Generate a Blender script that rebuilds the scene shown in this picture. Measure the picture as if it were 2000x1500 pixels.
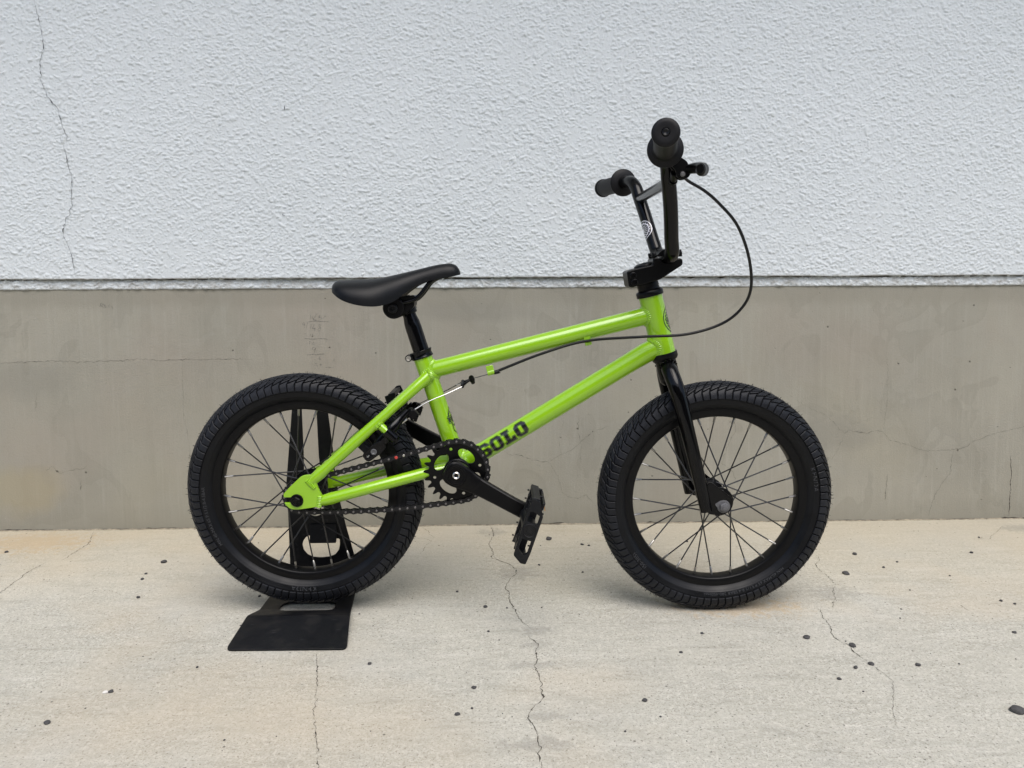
import bpy, bmesh, math, random
import numpy as np
from mathutils import Vector, Matrix, noise
R = math.radians
S = bpy.context.scene
for o in list(bpy.data.objects): bpy.data.objects.remove(o)

# ------------------------------------------------------------------ camera
cd = bpy.data.cameras.new('camera'); cam = bpy.data.objects.new('camera', cd); S.collection.objects.link(cam)
cd.sensor_fit = 'HORIZONTAL'; cd.sensor_width = 36; cd.lens = 27.052; cd.clip_start = .02; cd.clip_end = 500
_yaw, _pitch, _roll = .010369767, .138132969, -.004517329
_f = Vector((math.sin(_yaw)*math.cos(_pitch), math.cos(_yaw)*math.cos(_pitch), -math.sin(_pitch)))
_r = Vector((math.cos(_yaw), -math.sin(_yaw), 0)); _u = _r.cross(_f)
_c, _s = math.cos(_roll), math.sin(_roll); _r, _u = _c*_r+_s*_u, -_s*_r+_c*_u
cam.matrix_world = Matrix.Translation((-.00566136, -1.28461515, .57634865)) @ Matrix((_r, _u, -_f)).transposed().to_4x4()
S.camera = cam
S.render.resolution_x = 1024; S.render.resolution_y = 768

# ------------------------------------------------------------------ sky, sun, exposure
SUN_EL, SUN_AZ = R(60), R(166)
W = bpy.data.worlds.new('World'); S.world = W; W.use_nodes = True
nt = W.node_tree; bg = nt.nodes['Background']
sky = nt.nodes.new('ShaderNodeTexSky'); sky.sky_type = 'NISHITA'; sky.sun_disc = False
sky.sun_elevation = SUN_EL; sky.sun_rotation = SUN_AZ; sky.air_density = 1.0; sky.dust_density = 2.6; sky.ozone_density = 1.0
nt.links.new(sky.outputs[0], bg.inputs[0]); bg.inputs[1].default_value = .115
sd = bpy.data.lights.new('sun', 'SUN'); sd.energy = 1.5; sd.angle = R(48); sd.color = (1, .97, .93)
sun = bpy.data.objects.new('sun', sd); S.collection.objects.link(sun)
_dir = Vector((math.sin(SUN_AZ)*math.cos(SUN_EL), math.cos(SUN_AZ)*math.cos(SUN_EL), math.sin(SUN_EL)))
sun.rotation_euler = _dir.to_track_quat('Z', 'Y').to_euler()
V = S.view_settings; V.view_transform = 'Standard'; V.look = 'None'; V.gamma = 1; V.exposure = 0.76; V.use_curve_mapping = False

# ------------------------------------------------------------------ materials
def mat(name, col, rough=.5, metal=0, coat=0, spec=.5, coat_rough=.05):
    m = bpy.data.materials.new(name); m.use_nodes = True
    b = m.node_tree.nodes['Principled BSDF']
    b.inputs['Base Color'].default_value = (*col, 1); b.inputs['Roughness'].default_value = rough
    b.inputs['Metallic'].default_value = metal; b.inputs['Coat Weight'].default_value = coat
    b.inputs['Coat Roughness'].default_value = coat_rough; b.inputs['Specular IOR Level'].default_value = spec
    return m
class NG:
    """little node-building helper"""
    def __init__(s, m): s.m = m; s.t = m.node_tree; s.b = s.t.nodes['Principled BSDF']; s.tc = s.t.nodes.new('ShaderNodeTexCoord')
    def co(s, scale=(1,1,1), rot=(0,0,0), loc=(0,0,0)):
        n = s.t.nodes.new('ShaderNodeMapping'); n.inputs['Scale'].default_value = scale; n.inputs['Rotation'].default_value = rot; n.inputs['Location'].default_value = loc
        s.t.links.new(s.tc.outputs['Object'], n.inputs[0]); return n.outputs[0]
    def noise(s, co, scale, detail=4, rough=.55, dist=0):
        n = s.t.nodes.new('ShaderNodeTexNoise'); n.inputs['Scale'].default_value = scale; n.inputs['Detail'].default_value = detail
        n.inputs['Roughness'].default_value = rough; n.inputs['Distortion'].default_value = dist; s.t.links.new(co, n.inputs['Vector']); return n.outputs[0]
    def voro(s, co, scale, feature='F1', rnd=1):
        n = s.t.nodes.new('ShaderNodeTexVoronoi'); n.feature = feature; n.inputs['Scale'].default_value = scale; n.inputs['Randomness'].default_value = rnd
        s.t.links.new(co, n.inputs['Vector']); return n.outputs[0]
    def ramp(s, x, stops):
        n = s.t.nodes.new('ShaderNodeValToRGB'); e = n.color_ramp.elements
        while len(e) < len(stops): e.new(.5)
        for q, (p, c) in zip(e, stops): q.position = p; q.color = (c, c, c, 1) if isinstance(c, (int, float)) else (*c, 1)
        s.t.links.new(x, n.inputs[0]); return n.outputs[0]
    def mix(s, fac, a, b, mode='MIX'):
        n = s.t.nodes.new('ShaderNodeMix'); n.data_type = 'RGBA'; n.blend_type = mode
        for i, x in ((0, fac), (6, a), (7, b)):
            if isinstance(x, (int, float)): n.inputs[i].default_value = x if i == 0 else (x, x, x, 1)
            elif isinstance(x, tuple): n.inputs[i].default_value = (*x, 1)
            else: s.t.links.new(x, n.inputs[i])
        return n.outputs[2]
    def math(s, op, a, b=0.0):
        n = s.t.nodes.new('ShaderNodeMath'); n.operation = op
        for i, x in ((0, a), (1, b)):
            if isinstance(x, (int, float)): n.inputs[i].default_value = x
            else: s.t.links.new(x, n.inputs[i])
        return n.outputs[0]
    def bump(s, h, strength=1, dist=.001, prev=None):
        n = s.t.nodes.new('ShaderNodeBump'); n.inputs['Strength'].default_value = strength; n.inputs['Distance'].default_value = dist
        s.t.links.new(h, n.inputs['Height'])
        if prev: s.t.links.new(prev, n.inputs['Normal'])
        return n.outputs[0]
    def out(s, col=None, rough=None, normal=None):
        if col is not None: s.t.links.new(col, s.b.inputs['Base Color'])
        if rough is not None: s.t.links.new(rough, s.b.inputs['Roughness'])
        if normal is not None: s.t.links.new(normal, s.b.inputs['Normal'])

WSP = [(.057, .0916), (.0867, .3458), (1.1974, .1514), (.2805, .2795), (1.9334, .2047), (.1809, .1261)]
GSP = [(.018, .165, .05, .04), (.043, -.088, .035, .018), (.040, -.141, .030, .014), (.030, -.200, .045, .014), (.037, -.396, .055, .016), (.046, -.338, .03, .012), (.598, .054, .055, .04), (-.034, .406, .035, .03), (1.179, .405, .06, .03)]
M = {}
M['green'] = mat('lime_paint', (.255, .505, .006), .30, 0, 1.0, .45, .03)
M['gloss'] = mat('black_gloss_paint', (.0015, .0015, .0019), .30, 0, .42, .05, .04)
M['satin'] = mat('black_satin', (.0018, .0018, .0022), .36, 0, 0, .2)
M['matte'] = mat('black_matte', (.006, .006, .0065), .55, spec=.3)
M['rim'] = mat('black_anodised_rim', (.003, .003, .0034), .36, 0, 0, .2)
M['plastic'] = mat('black_plastic', (.005, .0055, .007), .42, spec=.3)
M['grip'] = mat('grip_rubber', (.003, .003, .0042), .55, spec=.28)
M['steel'] = mat('bright_steel', (.62, .6, .56), .28, 1)
M['wire'] = mat('brake_wire', (.6, .6, .6), .35, 1)
M['darkwire'] = mat('grey_wire', (.12, .12, .12), .5, 1)
M['spoke'] = mat('black_spoke', (.012, .012, .013), .3, 0, .3)
M['nipple'] = mat('nickel_nipple', (.34, .33, .31), .35, 1)
M['chain'] = mat('dark_chain_plate', (.011, .011, .012), .4, .2, spec=.4)
M['pin'] = mat('chain_pin', (.19, .18, .18), .4, .8)
M['redlink'] = mat('red_link_pin', (.5, .05, .04), .4)
M['nut'] = mat('grey_nut', (.11, .11, .115), .45, 0)
M['amber'] = mat('amber_reflector', (.42, .17, .015), .3, 0, .3)
M['decal'] = mat('black_decal', (.006, .006, .006), .3, 0, .6)
M['whitedecal'] = mat('white_decal', (.75, .75, .8), .3, 0, .6)
M['housing'] = mat('cable_housing', (.004, .004, .0045), .35, 0, 0, .35)
M['crack'] = mat('crack_brown', (.07, .062, .052), .95, spec=.1)
M['wallcrack'] = mat('hairline_crack', (.115, .107, .09), .95, spec=.1)
M['crackwhite'] = mat('crack_grey', (.10, .105, .11), .95, spec=.1)
M['pencil'] = mat('pencil_graphite', (.15, .145, .135), .8, spec=.2)
M['chip'] = mat('pale_husk', (.7, .68, .64), .7)

def rubber(name, col, rough, text=False):
    m = mat(name, col, rough, spec=.25); g = NG(m); c = g.co()
    n = g.noise(c, 220, 3); f = g.noise(c, 22, 3)
    g.out(g.mix(g.ramp(f, [(.35, 0), (.7, 1)]), tuple(x*.8 for x in col), tuple(x*1.45 for x in col)), g.ramp(f, [(.3, rough-.08), (.75, rough+.1)]), g.bump(n, .25, .0004))
    return m
M['tyre'] = rubber('tyre_sidewall', (.0030, .0034, .0046), .42)
M['tread'] = rubber('tyre_tread', (.0098, .0108, .0138), .46)  # block faces lighter and bluer: skylight on them put into the colour
M['groove'] = mat('tread_groove', (.004, .004, .005), .8, spec=.2)  # same rubber, darker: recess shade between the blocks put into the colour
M['emboss'] = mat('tyre_lettering', (.034, .036, .041), .5)  # lighter rubber: light caught by the raised letters put into the colour

def saddle_mat():
    m = mat('saddle_vinyl', (.0022, .0026, .0036), .46, spec=.24); g = NG(m); c = g.co()
    g.out(None, None, g.bump(g.voro(c, 900), .3, .0003)); return m
M['saddle'] = saddle_mat()
def stand_mat():
    m = mat('stand_powder_coat', (.010, .011, .013), .45, spec=.32); g = NG(m); c = g.co()
    fine = g.noise(c, 500, 2); dust = g.noise(c, 30, 5, .65); s2 = g.noise(g.co((1, 6, 1)), 40, 4)
    d = g.math('MULTIPLY', g.ramp(dust, [(.48, 0), (.75, 1)]), .35)
    sc = g.math('MULTIPLY', g.ramp(s2, [(.66, 0), (.72, 1)]), .12)
    g.out(g.mix(sc, g.mix(d, (.0032, .0036, .005), (.040, .036, .031)), (.16, .16, .16)), g.ramp(dust, [(.3, .4), (.8, .6)]), g.bump(fine, .3, .0004)); return m
M['stand'] = stand_mat()
def stone_mat():
    m = mat('dark_stone', (.04, .04, .042), .85); g = NG(m); c = g.co()
    g.out(g.mix(g.noise(c, 300, 4), (.022, .022, .024), (.095, .092, .09)), None, g.bump(g.noise(c, 500, 3), .6, .0006)); return m
M['stone'] = stone_mat()
def silt_mat():
    m = mat('packed_silt', (.3, .26, .19), .95, spec=.1); g = NG(m); c = g.co()
    g.out(g.mix(g.ramp(g.noise(c, 60, 5, .7), [(.35, 0), (.65, 1)]), (.15, .135, .105), (.40, .35, .26)), None, g.bump(g.noise(c, 400, 3), .6, .001)); return m
M['silt'] = silt_mat()

def stucco():
    m = mat('white_stucco', (.75, .77, .78), .8, spec=.25); g = NG(m); c = g.co(); cw = g.co((1, 1, 1.25))
    n1 = g.bump(g.noise(cw, 330, 3, .6), .45, .0012)
    n1 = g.bump(g.noise(c, 900, 2), .25, .0005, n1)
    big = g.noise(c, 2.3, 5, .6); st = g.noise(g.co((3.2, 1, .35)), 5, 4)
    col = g.mix(g.math('MULTIPLY', g.ramp(big, [(.35, 0), (.7, 1)]), .5), (.600, .640, .655), (.645, .680, .692))
    col = g.mix(g.math('MULTIPLY', g.ramp(st, [(.5, 0), (.8, 1)]), .10), col, (.50, .51, .50))
    # grime gathered along the drip edge
    sep = g.t.nodes.new('ShaderNodeSeparateXYZ'); g.t.links.new(g.tc.outputs['Object'], sep.inputs[0])
    low = g.math('LESS_THAN', sep.outputs[2], .5785)
    gn = g.ramp(g.noise(g.co((1, 1, 2)), 45, 5, .7), [(.42, 0), (.66, 1)])
    col = g.mix(g.math('MULTIPLY', g.math('MULTIPLY', low, gn), .70), col, (.30, .285, .25))
    sp = g.ramp(g.voro(g.co(), 16), [(.012, 1), (.03, 0)])
    col = g.mix(g.math('MULTIPLY', sp, .5), col, (.25, .24, .22))
    g.out(col, None, n1); return m
M['stucco'] = stucco()
def spot(g, pts, ragged):
    """soft stain blots: pts = [(x, y_or_z, rx, ry)], axes (0, 1) or (0, 2)"""
    acc = None
    for x, y, rx, ry, ax in pts:
        loc = [0, 0, 0]; sc = [0, 0, 0]; sc[0] = 1/rx; sc[ax] = 1/ry; loc[0] = -x/rx; loc[ax] = -y/ry
        n = g.t.nodes.new('ShaderNodeVectorMath'); n.operation = 'LENGTH'; g.t.links.new(g.co(tuple(sc), (0, 0, 0), tuple(loc)), n.inputs[0])
        v = g.ramp(g.math('ADD', n.outputs['Value'], ragged), [(.45, 1), (1.0, 0)]); acc = v if acc is None else g.math('MAXIMUM', acc, v)
    return acc
def concrete_wall():
    m = mat('plinth_render', (.350, .335, .285), .85, spec=.2); g = NG(m); c = g.co()
    streak = g.noise(g.co((1, 1, .05)), 95, 4, .65); streak2 = g.noise(g.co((1, 1, .09)), 24, 4, .6)
    blot = g.noise(c, 2.8, 6, .62, .4); blot2 = g.noise(g.co((1, 1, 1), (0, 0, 0), (3, 7, 1)), 6.5, 5, .55, .9); tide = g.noise(g.co((1.4, 1, 1), (0, 0, 0), (5, 1, 2)), 4.2, 3, .5, 1.2)
    grain = g.noise(c, 260, 4, .7)
    col = g.mix(g.ramp(blot, [(.32, 0), (.68, 1)]), (.278, .266, .221), (.337, .322, .267))
    col = g.mix(g.math('MULTIPLY', g.ramp(blot2, [(.525, 0), (.54, 1), (.62, .55), (.8, .2)]), .42), col, (.318, .307, .260))
    col = g.mix(g.math('MULTIPLY', g.ramp(tide, [(.56, 0), (.568, 1), (.66, .25)]), .32), col, (.235, .226, .186))
    smask = g.ramp(g.noise(g.co((1, 1, .5), (0, 0, 0), (2, 0, 6)), 5, 3), [(.36, .15), (.66, 1)])
    col = g.mix(g.math('MULTIPLY', g.math('MULTIPLY', g.ramp(streak, [(.50, 0), (.75, 1)]), smask), .50), col, (.408, .396, .340))
    col = g.mix(g.math('MULTIPLY', g.math('MULTIPLY', g.ramp(streak2, [(.52, 0), (.72, 1)]), smask), .40), col, (.217, .206, .168))
    col = g.mix(g.math('MULTIPLY', g.ramp(grain, [(.52, 0), (.72, 1)]), .30), col, (.212, .202, .168))
    warm = g.noise(g.co((1, 1, 1), (0, 0, 0), (9, 2, 4)), 1.6, 3); col = g.mix(g.math('MULTIPLY', g.ramp(warm, [(.55, 0), (.72, 1)]), .30), col, (.334, .298, .199))
    pin = g.noise(g.co((1, 1, 1), (0, 0, 0), (1, 5, 8)), 2.1, 3); col = g.mix(g.math('MULTIPLY', g.ramp(pin, [(.55, 0), (.72, 1)]), .30), col, (.345, .288, .237))
    rag = g.math('MULTIPLY', g.math('SUBTRACT', g.noise(c, 12, 5), .5), 1.1)
    col = g.mix(g.math('MULTIPLY', spot(g, [(WSP[0][0], WSP[0][1], .11, .07, 2)], rag), .40), col, (.360, .304, .173))
    col = g.mix(g.math('MULTIPLY', spot(g, [(WSP[1][0], WSP[1][1], .12, .05, 2), (WSP[4][0], WSP[4][1], .14, .05, 2), (1.1, .5, .2, .03, 2)], rag), .40), col, (.228, .220, .188))
    sep = g.t.nodes.new('ShaderNodeSeparateXYZ'); g.t.links.new(g.tc.outputs['Object'], sep.inputs[0])
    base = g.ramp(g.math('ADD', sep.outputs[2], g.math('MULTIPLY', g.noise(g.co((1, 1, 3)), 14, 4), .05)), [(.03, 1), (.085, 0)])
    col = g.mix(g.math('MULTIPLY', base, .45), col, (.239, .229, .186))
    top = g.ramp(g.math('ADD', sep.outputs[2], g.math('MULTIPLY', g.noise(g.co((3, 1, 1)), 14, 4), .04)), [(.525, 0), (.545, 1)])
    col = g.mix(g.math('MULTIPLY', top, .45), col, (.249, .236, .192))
    # day joint: the render below the old lift line is a shade cooler
    lift = g.ramp(g.math('ADD', sep.outputs[2], g.math('MULTIPLY', g.noise(g.co((1, 1, 1)), 20, 4), .012)), [(.394, 1), (.397, 0)])
    col = g.mix(g.math('MULTIPLY', g.math('MULTIPLY', lift, g.ramp(sep.outputs[0], [(.75, 1), (1.0, .0)])), .14), col, (.228, .224, .183))
    pit = g.ramp(g.voro(c, 34), [(.05, 1), (.10, 0)]); pm = g.ramp(g.noise(c, 40, 1), [(.58, 0), (.61, 1)])
    col = g.mix(g.math('MULTIPLY', g.math('MULTIPLY', pit, pm), .8), col, (.085, .077, .061))
    wsc = g.ramp(g.noise(g.co((2.2, 1, .5), (0, .25, 0)), 46, 5, .7), [(.70, 0), (.725, 1)])
    col = g.mix(g.math('MULTIPLY', wsc, .45), col, (.498, .490, .439))
    h = g.math('ADD', g.math('MULTIPLY', streak, .5), g.math('ADD', grain, g.math('MULTIPLY', pm, g.math('MULTIPLY', pit, -1.5))))
    g.out(col, None, g.bump(h, .5, .0014)); return m
M['plinth'] = concrete_wall()
def concrete_ground():
    m = mat('pavement_concrete', (.453, .436, .386), .88, spec=.2); g = NG(m); c = g.co()
    blot = g.noise(c, 2.6, 6, .6, .3); mid = g.noise(g.co((1, 1.7, 1), (0, 0, .3)), 13, 6, .65, 1.0)
    sweep = g.noise(g.co((.25, 1.5, 1), (0, 0, .12)), 30, 6, .7); sweep2 = g.noise(g.co((.3, 1.5, 1), (0, 0, -.42)), 26, 6, .7)
    grain = g.noise(c, 330, 4, .75); grain2 = g.noise(c, 130, 5, .7); speck = g.noise(c, 210, 3, .6)
    gm = g.ramp(g.noise(g.co((1, 1.4, 1), (0, 0, .2), (6, 6, 6)), 7, 5, .6, .5), [(.30, .50), (.66, 1)])
    col = g.mix(g.ramp(blot, [(.33, 0), (.68, 1)]), (.432, .416, .354), (.493, .477, .414))
    col = g.mix(g.math('MULTIPLY', g.ramp(mid, [(.48, 0), (.62, 1)]), .55), col, (.388, .376, .327))
    col = g.mix(g.math('MULTIPLY', g.ramp(sweep, [(.52, 0), (.68, 1)]), .60), col, (.312, .300, .253))
    col = g.mix(g.math('MULTIPLY', g.ramp(sweep2, [(.54, 0), (.70, 1)]), .55), col, (.589, .574, .512))
    col = g.mix(g.math('MULTIPLY', g.math('MULTIPLY', g.ramp(grain2, [(.48, 0), (.62, 1)]), gm), .62), col, (.644, .628, .559))
    col = g.mix(g.math('MULTIPLY', g.math('MULTIPLY', g.ramp(grain, [(.50, 0), (.60, 1)]), gm), .72), col, (.257, .246, .209))
    col = g.mix(g.math('MULTIPLY', g.ramp(speck, [(.615, 0), (.67, 1)]), .70), col, (.106, .100, .086))
    rust = g.noise(g.co((1, 1, 1), (0, 0, 0), (4, 1, 2)), 2.4, 4); col = g.mix(g.math('MULTIPLY', g.ramp(rust, [(.50, 0), (.70, 1)]), .34), col, (.524, .421, .287))
    cool = g.noise(g.co((1, 1, 1), (0, 0, 0), (8, 3, 2)), 3.1, 4); col = g.mix(g.math('MULTIPLY', g.ramp(cool, [(.52, 0), (.70, 1)]), .30), col, (.443, .452, .433))
    # silt washed along the foot of the wall
    sep = g.t.nodes.new('ShaderNodeSeparateXYZ'); g.t.links.new(g.tc.outputs['Object'], sep.inputs[0])
    silt = g.ramp(g.math('ADD', sep.outputs[1], g.math('MULTIPLY', g.math('SUBTRACT', g.noise(c, 5, 5), .5), .35)), [(-.02, 0), (.42, 1)])
    col = g.mix(g.math('MULTIPLY', silt, .50), col, (.503, .432, .300))
    rag = g.math('MULTIPLY', g.math('SUBTRACT', g.noise(c, 58, 6, .75), .5), 4.2)
    col = g.mix(g.math('MULTIPLY', spot(g, [(x, y, rx, ry, 1) for x, y, rx, ry in GSP], rag), .40), col, (.242, .233, .206))
    col = g.mix(g.math('MULTIPLY', spot(g, [(-1.06, .36, .16, .07, 1), (.40, -.0, .12, .05, 1)], rag), .45), col, (.463, .336, .190))
    sp = g.ramp(g.voro(c, 52), [(.05, 1), (.12, 0)]); sm = g.ramp(g.noise(g.co((1, 1, 1), (0, 0, 0), (2, 2, 0)), 55, 1), [(.58, 0), (.61, 1)])
    col = g.mix(g.math('MULTIPLY', g.math('MULTIPLY', sp, sm), .85), col, (.090, .082, .070))
    h = g.math('ADD', g.math('MULTIPLY', sweep, .7), g.math('ADD', grain2, g.math('MULTIPLY', grain, .7)))
    g.out(col, None, g.bump(h, .55, .0018)); return m
M['ground'] = concrete_ground()

# ------------------------------------------------------------------ mesh helpers
def link(o): S.collection.objects.link(o); return o
def tag(o, label=None, cat=None, group=None, kind=None):
    for k, v in (('label', label), ('category', cat), ('group', group), ('kind', kind)):
        if v: o[k] = v
    return o
def empty(name, loc=(0, 0, 0), parent=None):
    o = bpy.data.objects.new(name, None); o.location = loc; o.empty_display_size = .05; o.parent = parent; return link(o)
def obj(name, me, parent=None, root=None):
    """root: world position of the parent thing when the mesh is in world coordinates"""
    o = bpy.data.objects.new(name, me); link(o); o.parent = parent
    if root is not None: o.matrix_parent_inverse = Matrix.Translation(-Vector(root))
    return o
def frame_of(d):
    d = Vector(d).normalized(); a = Vector((0, 1, 0)) if abs(d.y) < .9 else Vector((1, 0, 0))
    u = d.cross(a).normalized(); return u, d.cross(u).normalized(), d
class MB:
    def __init__(s): s.v = []; s.f = []; s.m = []
    def add(s, vs, fs, m=0):
        k = len(s.v); s.v += [tuple(p) for p in vs]; s.f += [tuple(i+k for i in q) for q in fs]; s.m += [m]*len(fs); return s
    def tube(s, path, r, n=16, m=0, cap=True, squash=1.0):
        P = [Vector(p) for p in path]; rs = r if isinstance(r, (list, tuple)) else [r]*len(P)
        u = None; vs = []
        for i, p in enumerate(P):
            d = (P[min(i+1, len(P)-1)]-P[max(i-1, 0)]).normalized()
            if u is None: u, w, _ = frame_of(d)
            else: u = (u-d*u.dot(d)).normalized(); w = d.cross(u)
            for k in range(n):
                a = 2*math.pi*k/n; vs.append(p+(u*math.cos(a)+w*math.sin(a)*squash)*rs[i])
        fs = [(i*n+k, i*n+(k+1) % n, (i+1)*n+(k+1) % n, (i+1)*n+k) for i in range(len(P)-1) for k in range(n)]
        if cap: fs += [tuple(range(n-1, -1, -1)), tuple(range((len(P)-1)*n, len(P)*n))]
        return s.add(vs, fs, m)
    def lathe(s, prof, o=(0, 0, 0), axis=(0, 0, 1), n=32, m=0, closed=False):
        u, w, d = frame_of(axis); o = Vector(o); vs = []
        for r, h in prof:
            for k in range(n):
                a = 2*math.pi*k/n; vs.append(o+d*h+(u*math.cos(a)+w*math.sin(a))*max(r, 1e-5))
        q = len(prof)-(0 if closed else 1)
        fs = [(i*n+k, i*n+(k+1) % n, ((i+1) % len(prof))*n+(k+1) % n, ((i+1) % len(prof))*n+k) for i in range(q) for k in range(n)]
        return s.add(vs, fs, m)
    def box(s, c, sx, sy, sz, ax=(1, 0, 0), az=(0, 0, 1), m=0):
        x = Vector(ax).normalized(); z = Vector(az); z = (z-x*z.dot(x)).normalized(); y = z.cross(x); c = Vector(c)
        vs = [c+x*(i*sx/2)+y*(j*sy/2)+z*(k*sz/2) for k in (-1, 1) for j in (-1, 1) for i in (-1, 1)]
        return s.add(vs, [(0, 2, 3, 1), (4, 5, 7, 6), (0, 1, 5, 4), (2, 6, 7, 3), (0, 4, 6, 2), (1, 3, 7, 5)], m)
    def prism(s, poly, y0, y1, m=0):
        n = len(poly); A = sum(poly[i][0]*poly[(i+1) % n][1]-poly[(i+1) % n][0]*poly[i][1] for i in range(n))
        if A < 0: poly = poly[::-1]
        vs = [(x, y0, z) for x, z in poly]+[(x, y1, z) for x, z in poly]
        fs = [tuple(range(n)), tuple(range(2*n-1, n-1, -1))]+[(i, i+n, (i+1) % n+n, (i+1) % n) for i in range(n)]
        return s.add(vs, fs, m)
    def ell(s, c, a, b, d, nu=8, nv=5, m=0):
        c, a, b, d = Vector(c), Vector(a), Vector(b), Vector(d); vs = [c-d]; 
        for j in range(1, nv):
            t = math.pi*j/nv
            for i in range(nu):
                p = 2*math.pi*i/nu; vs.append(c-d*math.cos(t)+(a*math.cos(p)+b*math.sin(p))*math.sin(t))
        vs.append(c+d); L = len(vs)-1
        fs = [(0, 1+(i+1) % nu, 1+i) for i in range(nu)]+[(1+(j-1)*nu+i, 1+(j-1)*nu+(i+1) % nu, 1+j*nu+(i+1) % nu, 1+j*nu+i) for j in range(1, nv-1) for i in range(nu)]
        fs += [(L, 1+(nv-2)*nu+i, 1+(nv-2)*nu+(i+1) % nu) for i in range(nu)]
        return s.add(vs, fs, m)
    def mesh(s, name, mats, sharp=38):
        me = bpy.data.meshes.new(name); me.from_pydata(s.v, [], s.f)
        for x in (mats if isinstance(mats, (list, tuple)) else [mats]): me.materials.append(M[x] if isinstance(x, str) else x)
        me.polygons.foreach_set('material_index', s.m); me.polygons.foreach_set('use_smooth', [True]*len(s.f))
        me.update()
        if sharp: me.set_sharp_from_angle(angle=R(sharp))
        return me
    def build(s, name, mats, parent=None, root=None, bevel=0, sharp=38):
        o = obj(name, s.mesh(name, mats, sharp), parent, root)
        if bevel:
            b = o.modifiers.new('bevel', 'BEVEL'); b.width = bevel; b.segments = 2; b.limit_method = 'ANGLE'; b.angle_limit = R(40)
        return o
def spline(pts, n=8):
    """Catmull-Rom through points"""
    P = [Vector(p) for p in pts]; P = [P[0]*2-P[1]]+P+[P[-1]*2-P[-2]]; out = []
    for i in range(1, len(P)-2):
        a, b, c, d = P[i-1:i+3]
        for k in range(n):
            t = k/n; out.append(.5*((2*b)+(c-a)*t+(2*a-5*b+4*c-d)*t*t+(3*b-a-3*c+d)*t**3))
    out.append(P[-2]); return out
def lerp_list(xs, ys, x):
    if x <= xs[0]: return ys[0]
    for i in range(len(xs)-1):
        if x <= xs[i+1]: t = (x-xs[i])/(xs[i+1]-xs[i]); return ys[i]+(ys[i+1]-ys[i])*t
    return ys[-1]
def smooth_list(xs, ys, x):
    if x <= xs[0]: return ys[0]
    if x >= xs[-1]: return ys[-1]
    i = max(k for k in range(len(xs)-1) if xs[k] <= x)
    def sl(k):
        if k == 0: return (ys[1]-ys[0])/(xs[1]-xs[0])
        if k == len(xs)-1: return (ys[k]-ys[k-1])/(xs[k]-xs[k-1])
        return (ys[k+1]-ys[k-1])/(xs[k+1]-xs[k-1])
    h = xs[i+1]-xs[i]; t = (x-xs[i])/h
    return (2*t**3-3*t*t+1)*ys[i]+(t**3-2*t*t+t)*h*sl(i)+(-2*t**3+3*t*t)*ys[i+1]+(t**3-t*t)*h*sl(i+1)
def circle(cx, cy, r, n=32, r2=None, rot=0):
    r2 = r2 or r; c, s = math.cos(rot), math.sin(rot)
    return [(cx+r*math.cos(2*math.pi*k/n)*c-r2*math.sin(2*math.pi*k/n)*s, cy+r*math.cos(2*math.pi*k/n)*s+r2*math.sin(2*math.pi*k/n)*c) for k in range(n)]
def round_poly(poly, rad, n=4):
    out = []; N = len(poly)
    for i in range(N):
        p, a, b = Vector(poly[i]), Vector(poly[i-1]), Vector(poly[(i+1) % N])
        r = rad[i] if isinstance(rad, (list, tuple)) else rad
        da, db = (a-p), (b-p); r = min(r, da.length*.45, db.length*.45)
        if r <= 0: out.append(tuple(p)); continue
        s, e = p+da.normalized()*r, p+db.normalized()*r
        for k in range(n+1):
            t = k/n; out.append(tuple(s*(1-t)**2+p*2*t*(1-t)+e*t*t))
    return out
def plate_mesh(name, outer, holes, th, mats, fn, bev=0.0):
    """flat sheet with holes, mapped vertex by vertex by fn(a, b, c); c is the thickness direction"""
    cu = bpy.data.curves.new(name, 'CURVE'); cu.dimensions = '2D'; cu.fill_mode = 'BOTH'; cu.extrude = max(th/2-bev, 1e-4); cu.bevel_depth = bev; cu.offset = -bev; cu.bevel_resolution = 1
    for ring in [outer]+list(holes):
        sp = cu.splines.new('POLY'); sp.points.add(len(ring)-1); sp.use_cyclic_u = True
        for q, (x, y) in zip(sp.points, ring): q.co = (x, y, 0, 1)
    o = bpy.data.objects.new(name, cu); link(o); dg = bpy.context.evaluated_depsgraph_get()
    me = bpy.data.meshes.new_from_object(o.evaluated_get(dg)); bpy.data.objects.remove(o); bpy.data.curves.remove(cu)
    return remap(me, fn, mats)
def remap(me, fn, mats):
    for v in me.vertices: v.co = fn(*v.co)
    a, b, c, d = (Vector(fn(*p)) for p in ((0, 0, 0), (1e-3, 0, 0), (0, 1e-3, 0), (0, 0, 1e-3)))
    if (b-a).cross(c-a).dot(d-a) < 0: me.flip_normals()
    me.materials.clear()
    for x in (mats if isinstance(mats, (list, tuple)) else [mats]): me.materials.append(M[x])
    for p in me.polygons: p.material_index = 0; p.use_smooth = True
    me.set_sharp_from_angle(angle=R(35)); me.update(); return me
def text_mesh(name, body, size, fn, mats, depth=.0003, space=1.0):
    cu = bpy.data.curves.new(name, 'FONT'); cu.body = body; cu.size = size; cu.extrude = depth; cu.space_character = space; cu.align_x = 'CENTER'; cu.resolution_u = 2
    o = bpy.data.objects.new(name, cu); link(o); dg = bpy.context.evaluated_depsgraph_get()
    me = bpy.data.meshes.new_from_object(o.evaluated_get(dg)); bpy.data.objects.remove(o); bpy.data.curves.remove(cu)
    return remap(me, fn, mats)
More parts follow.
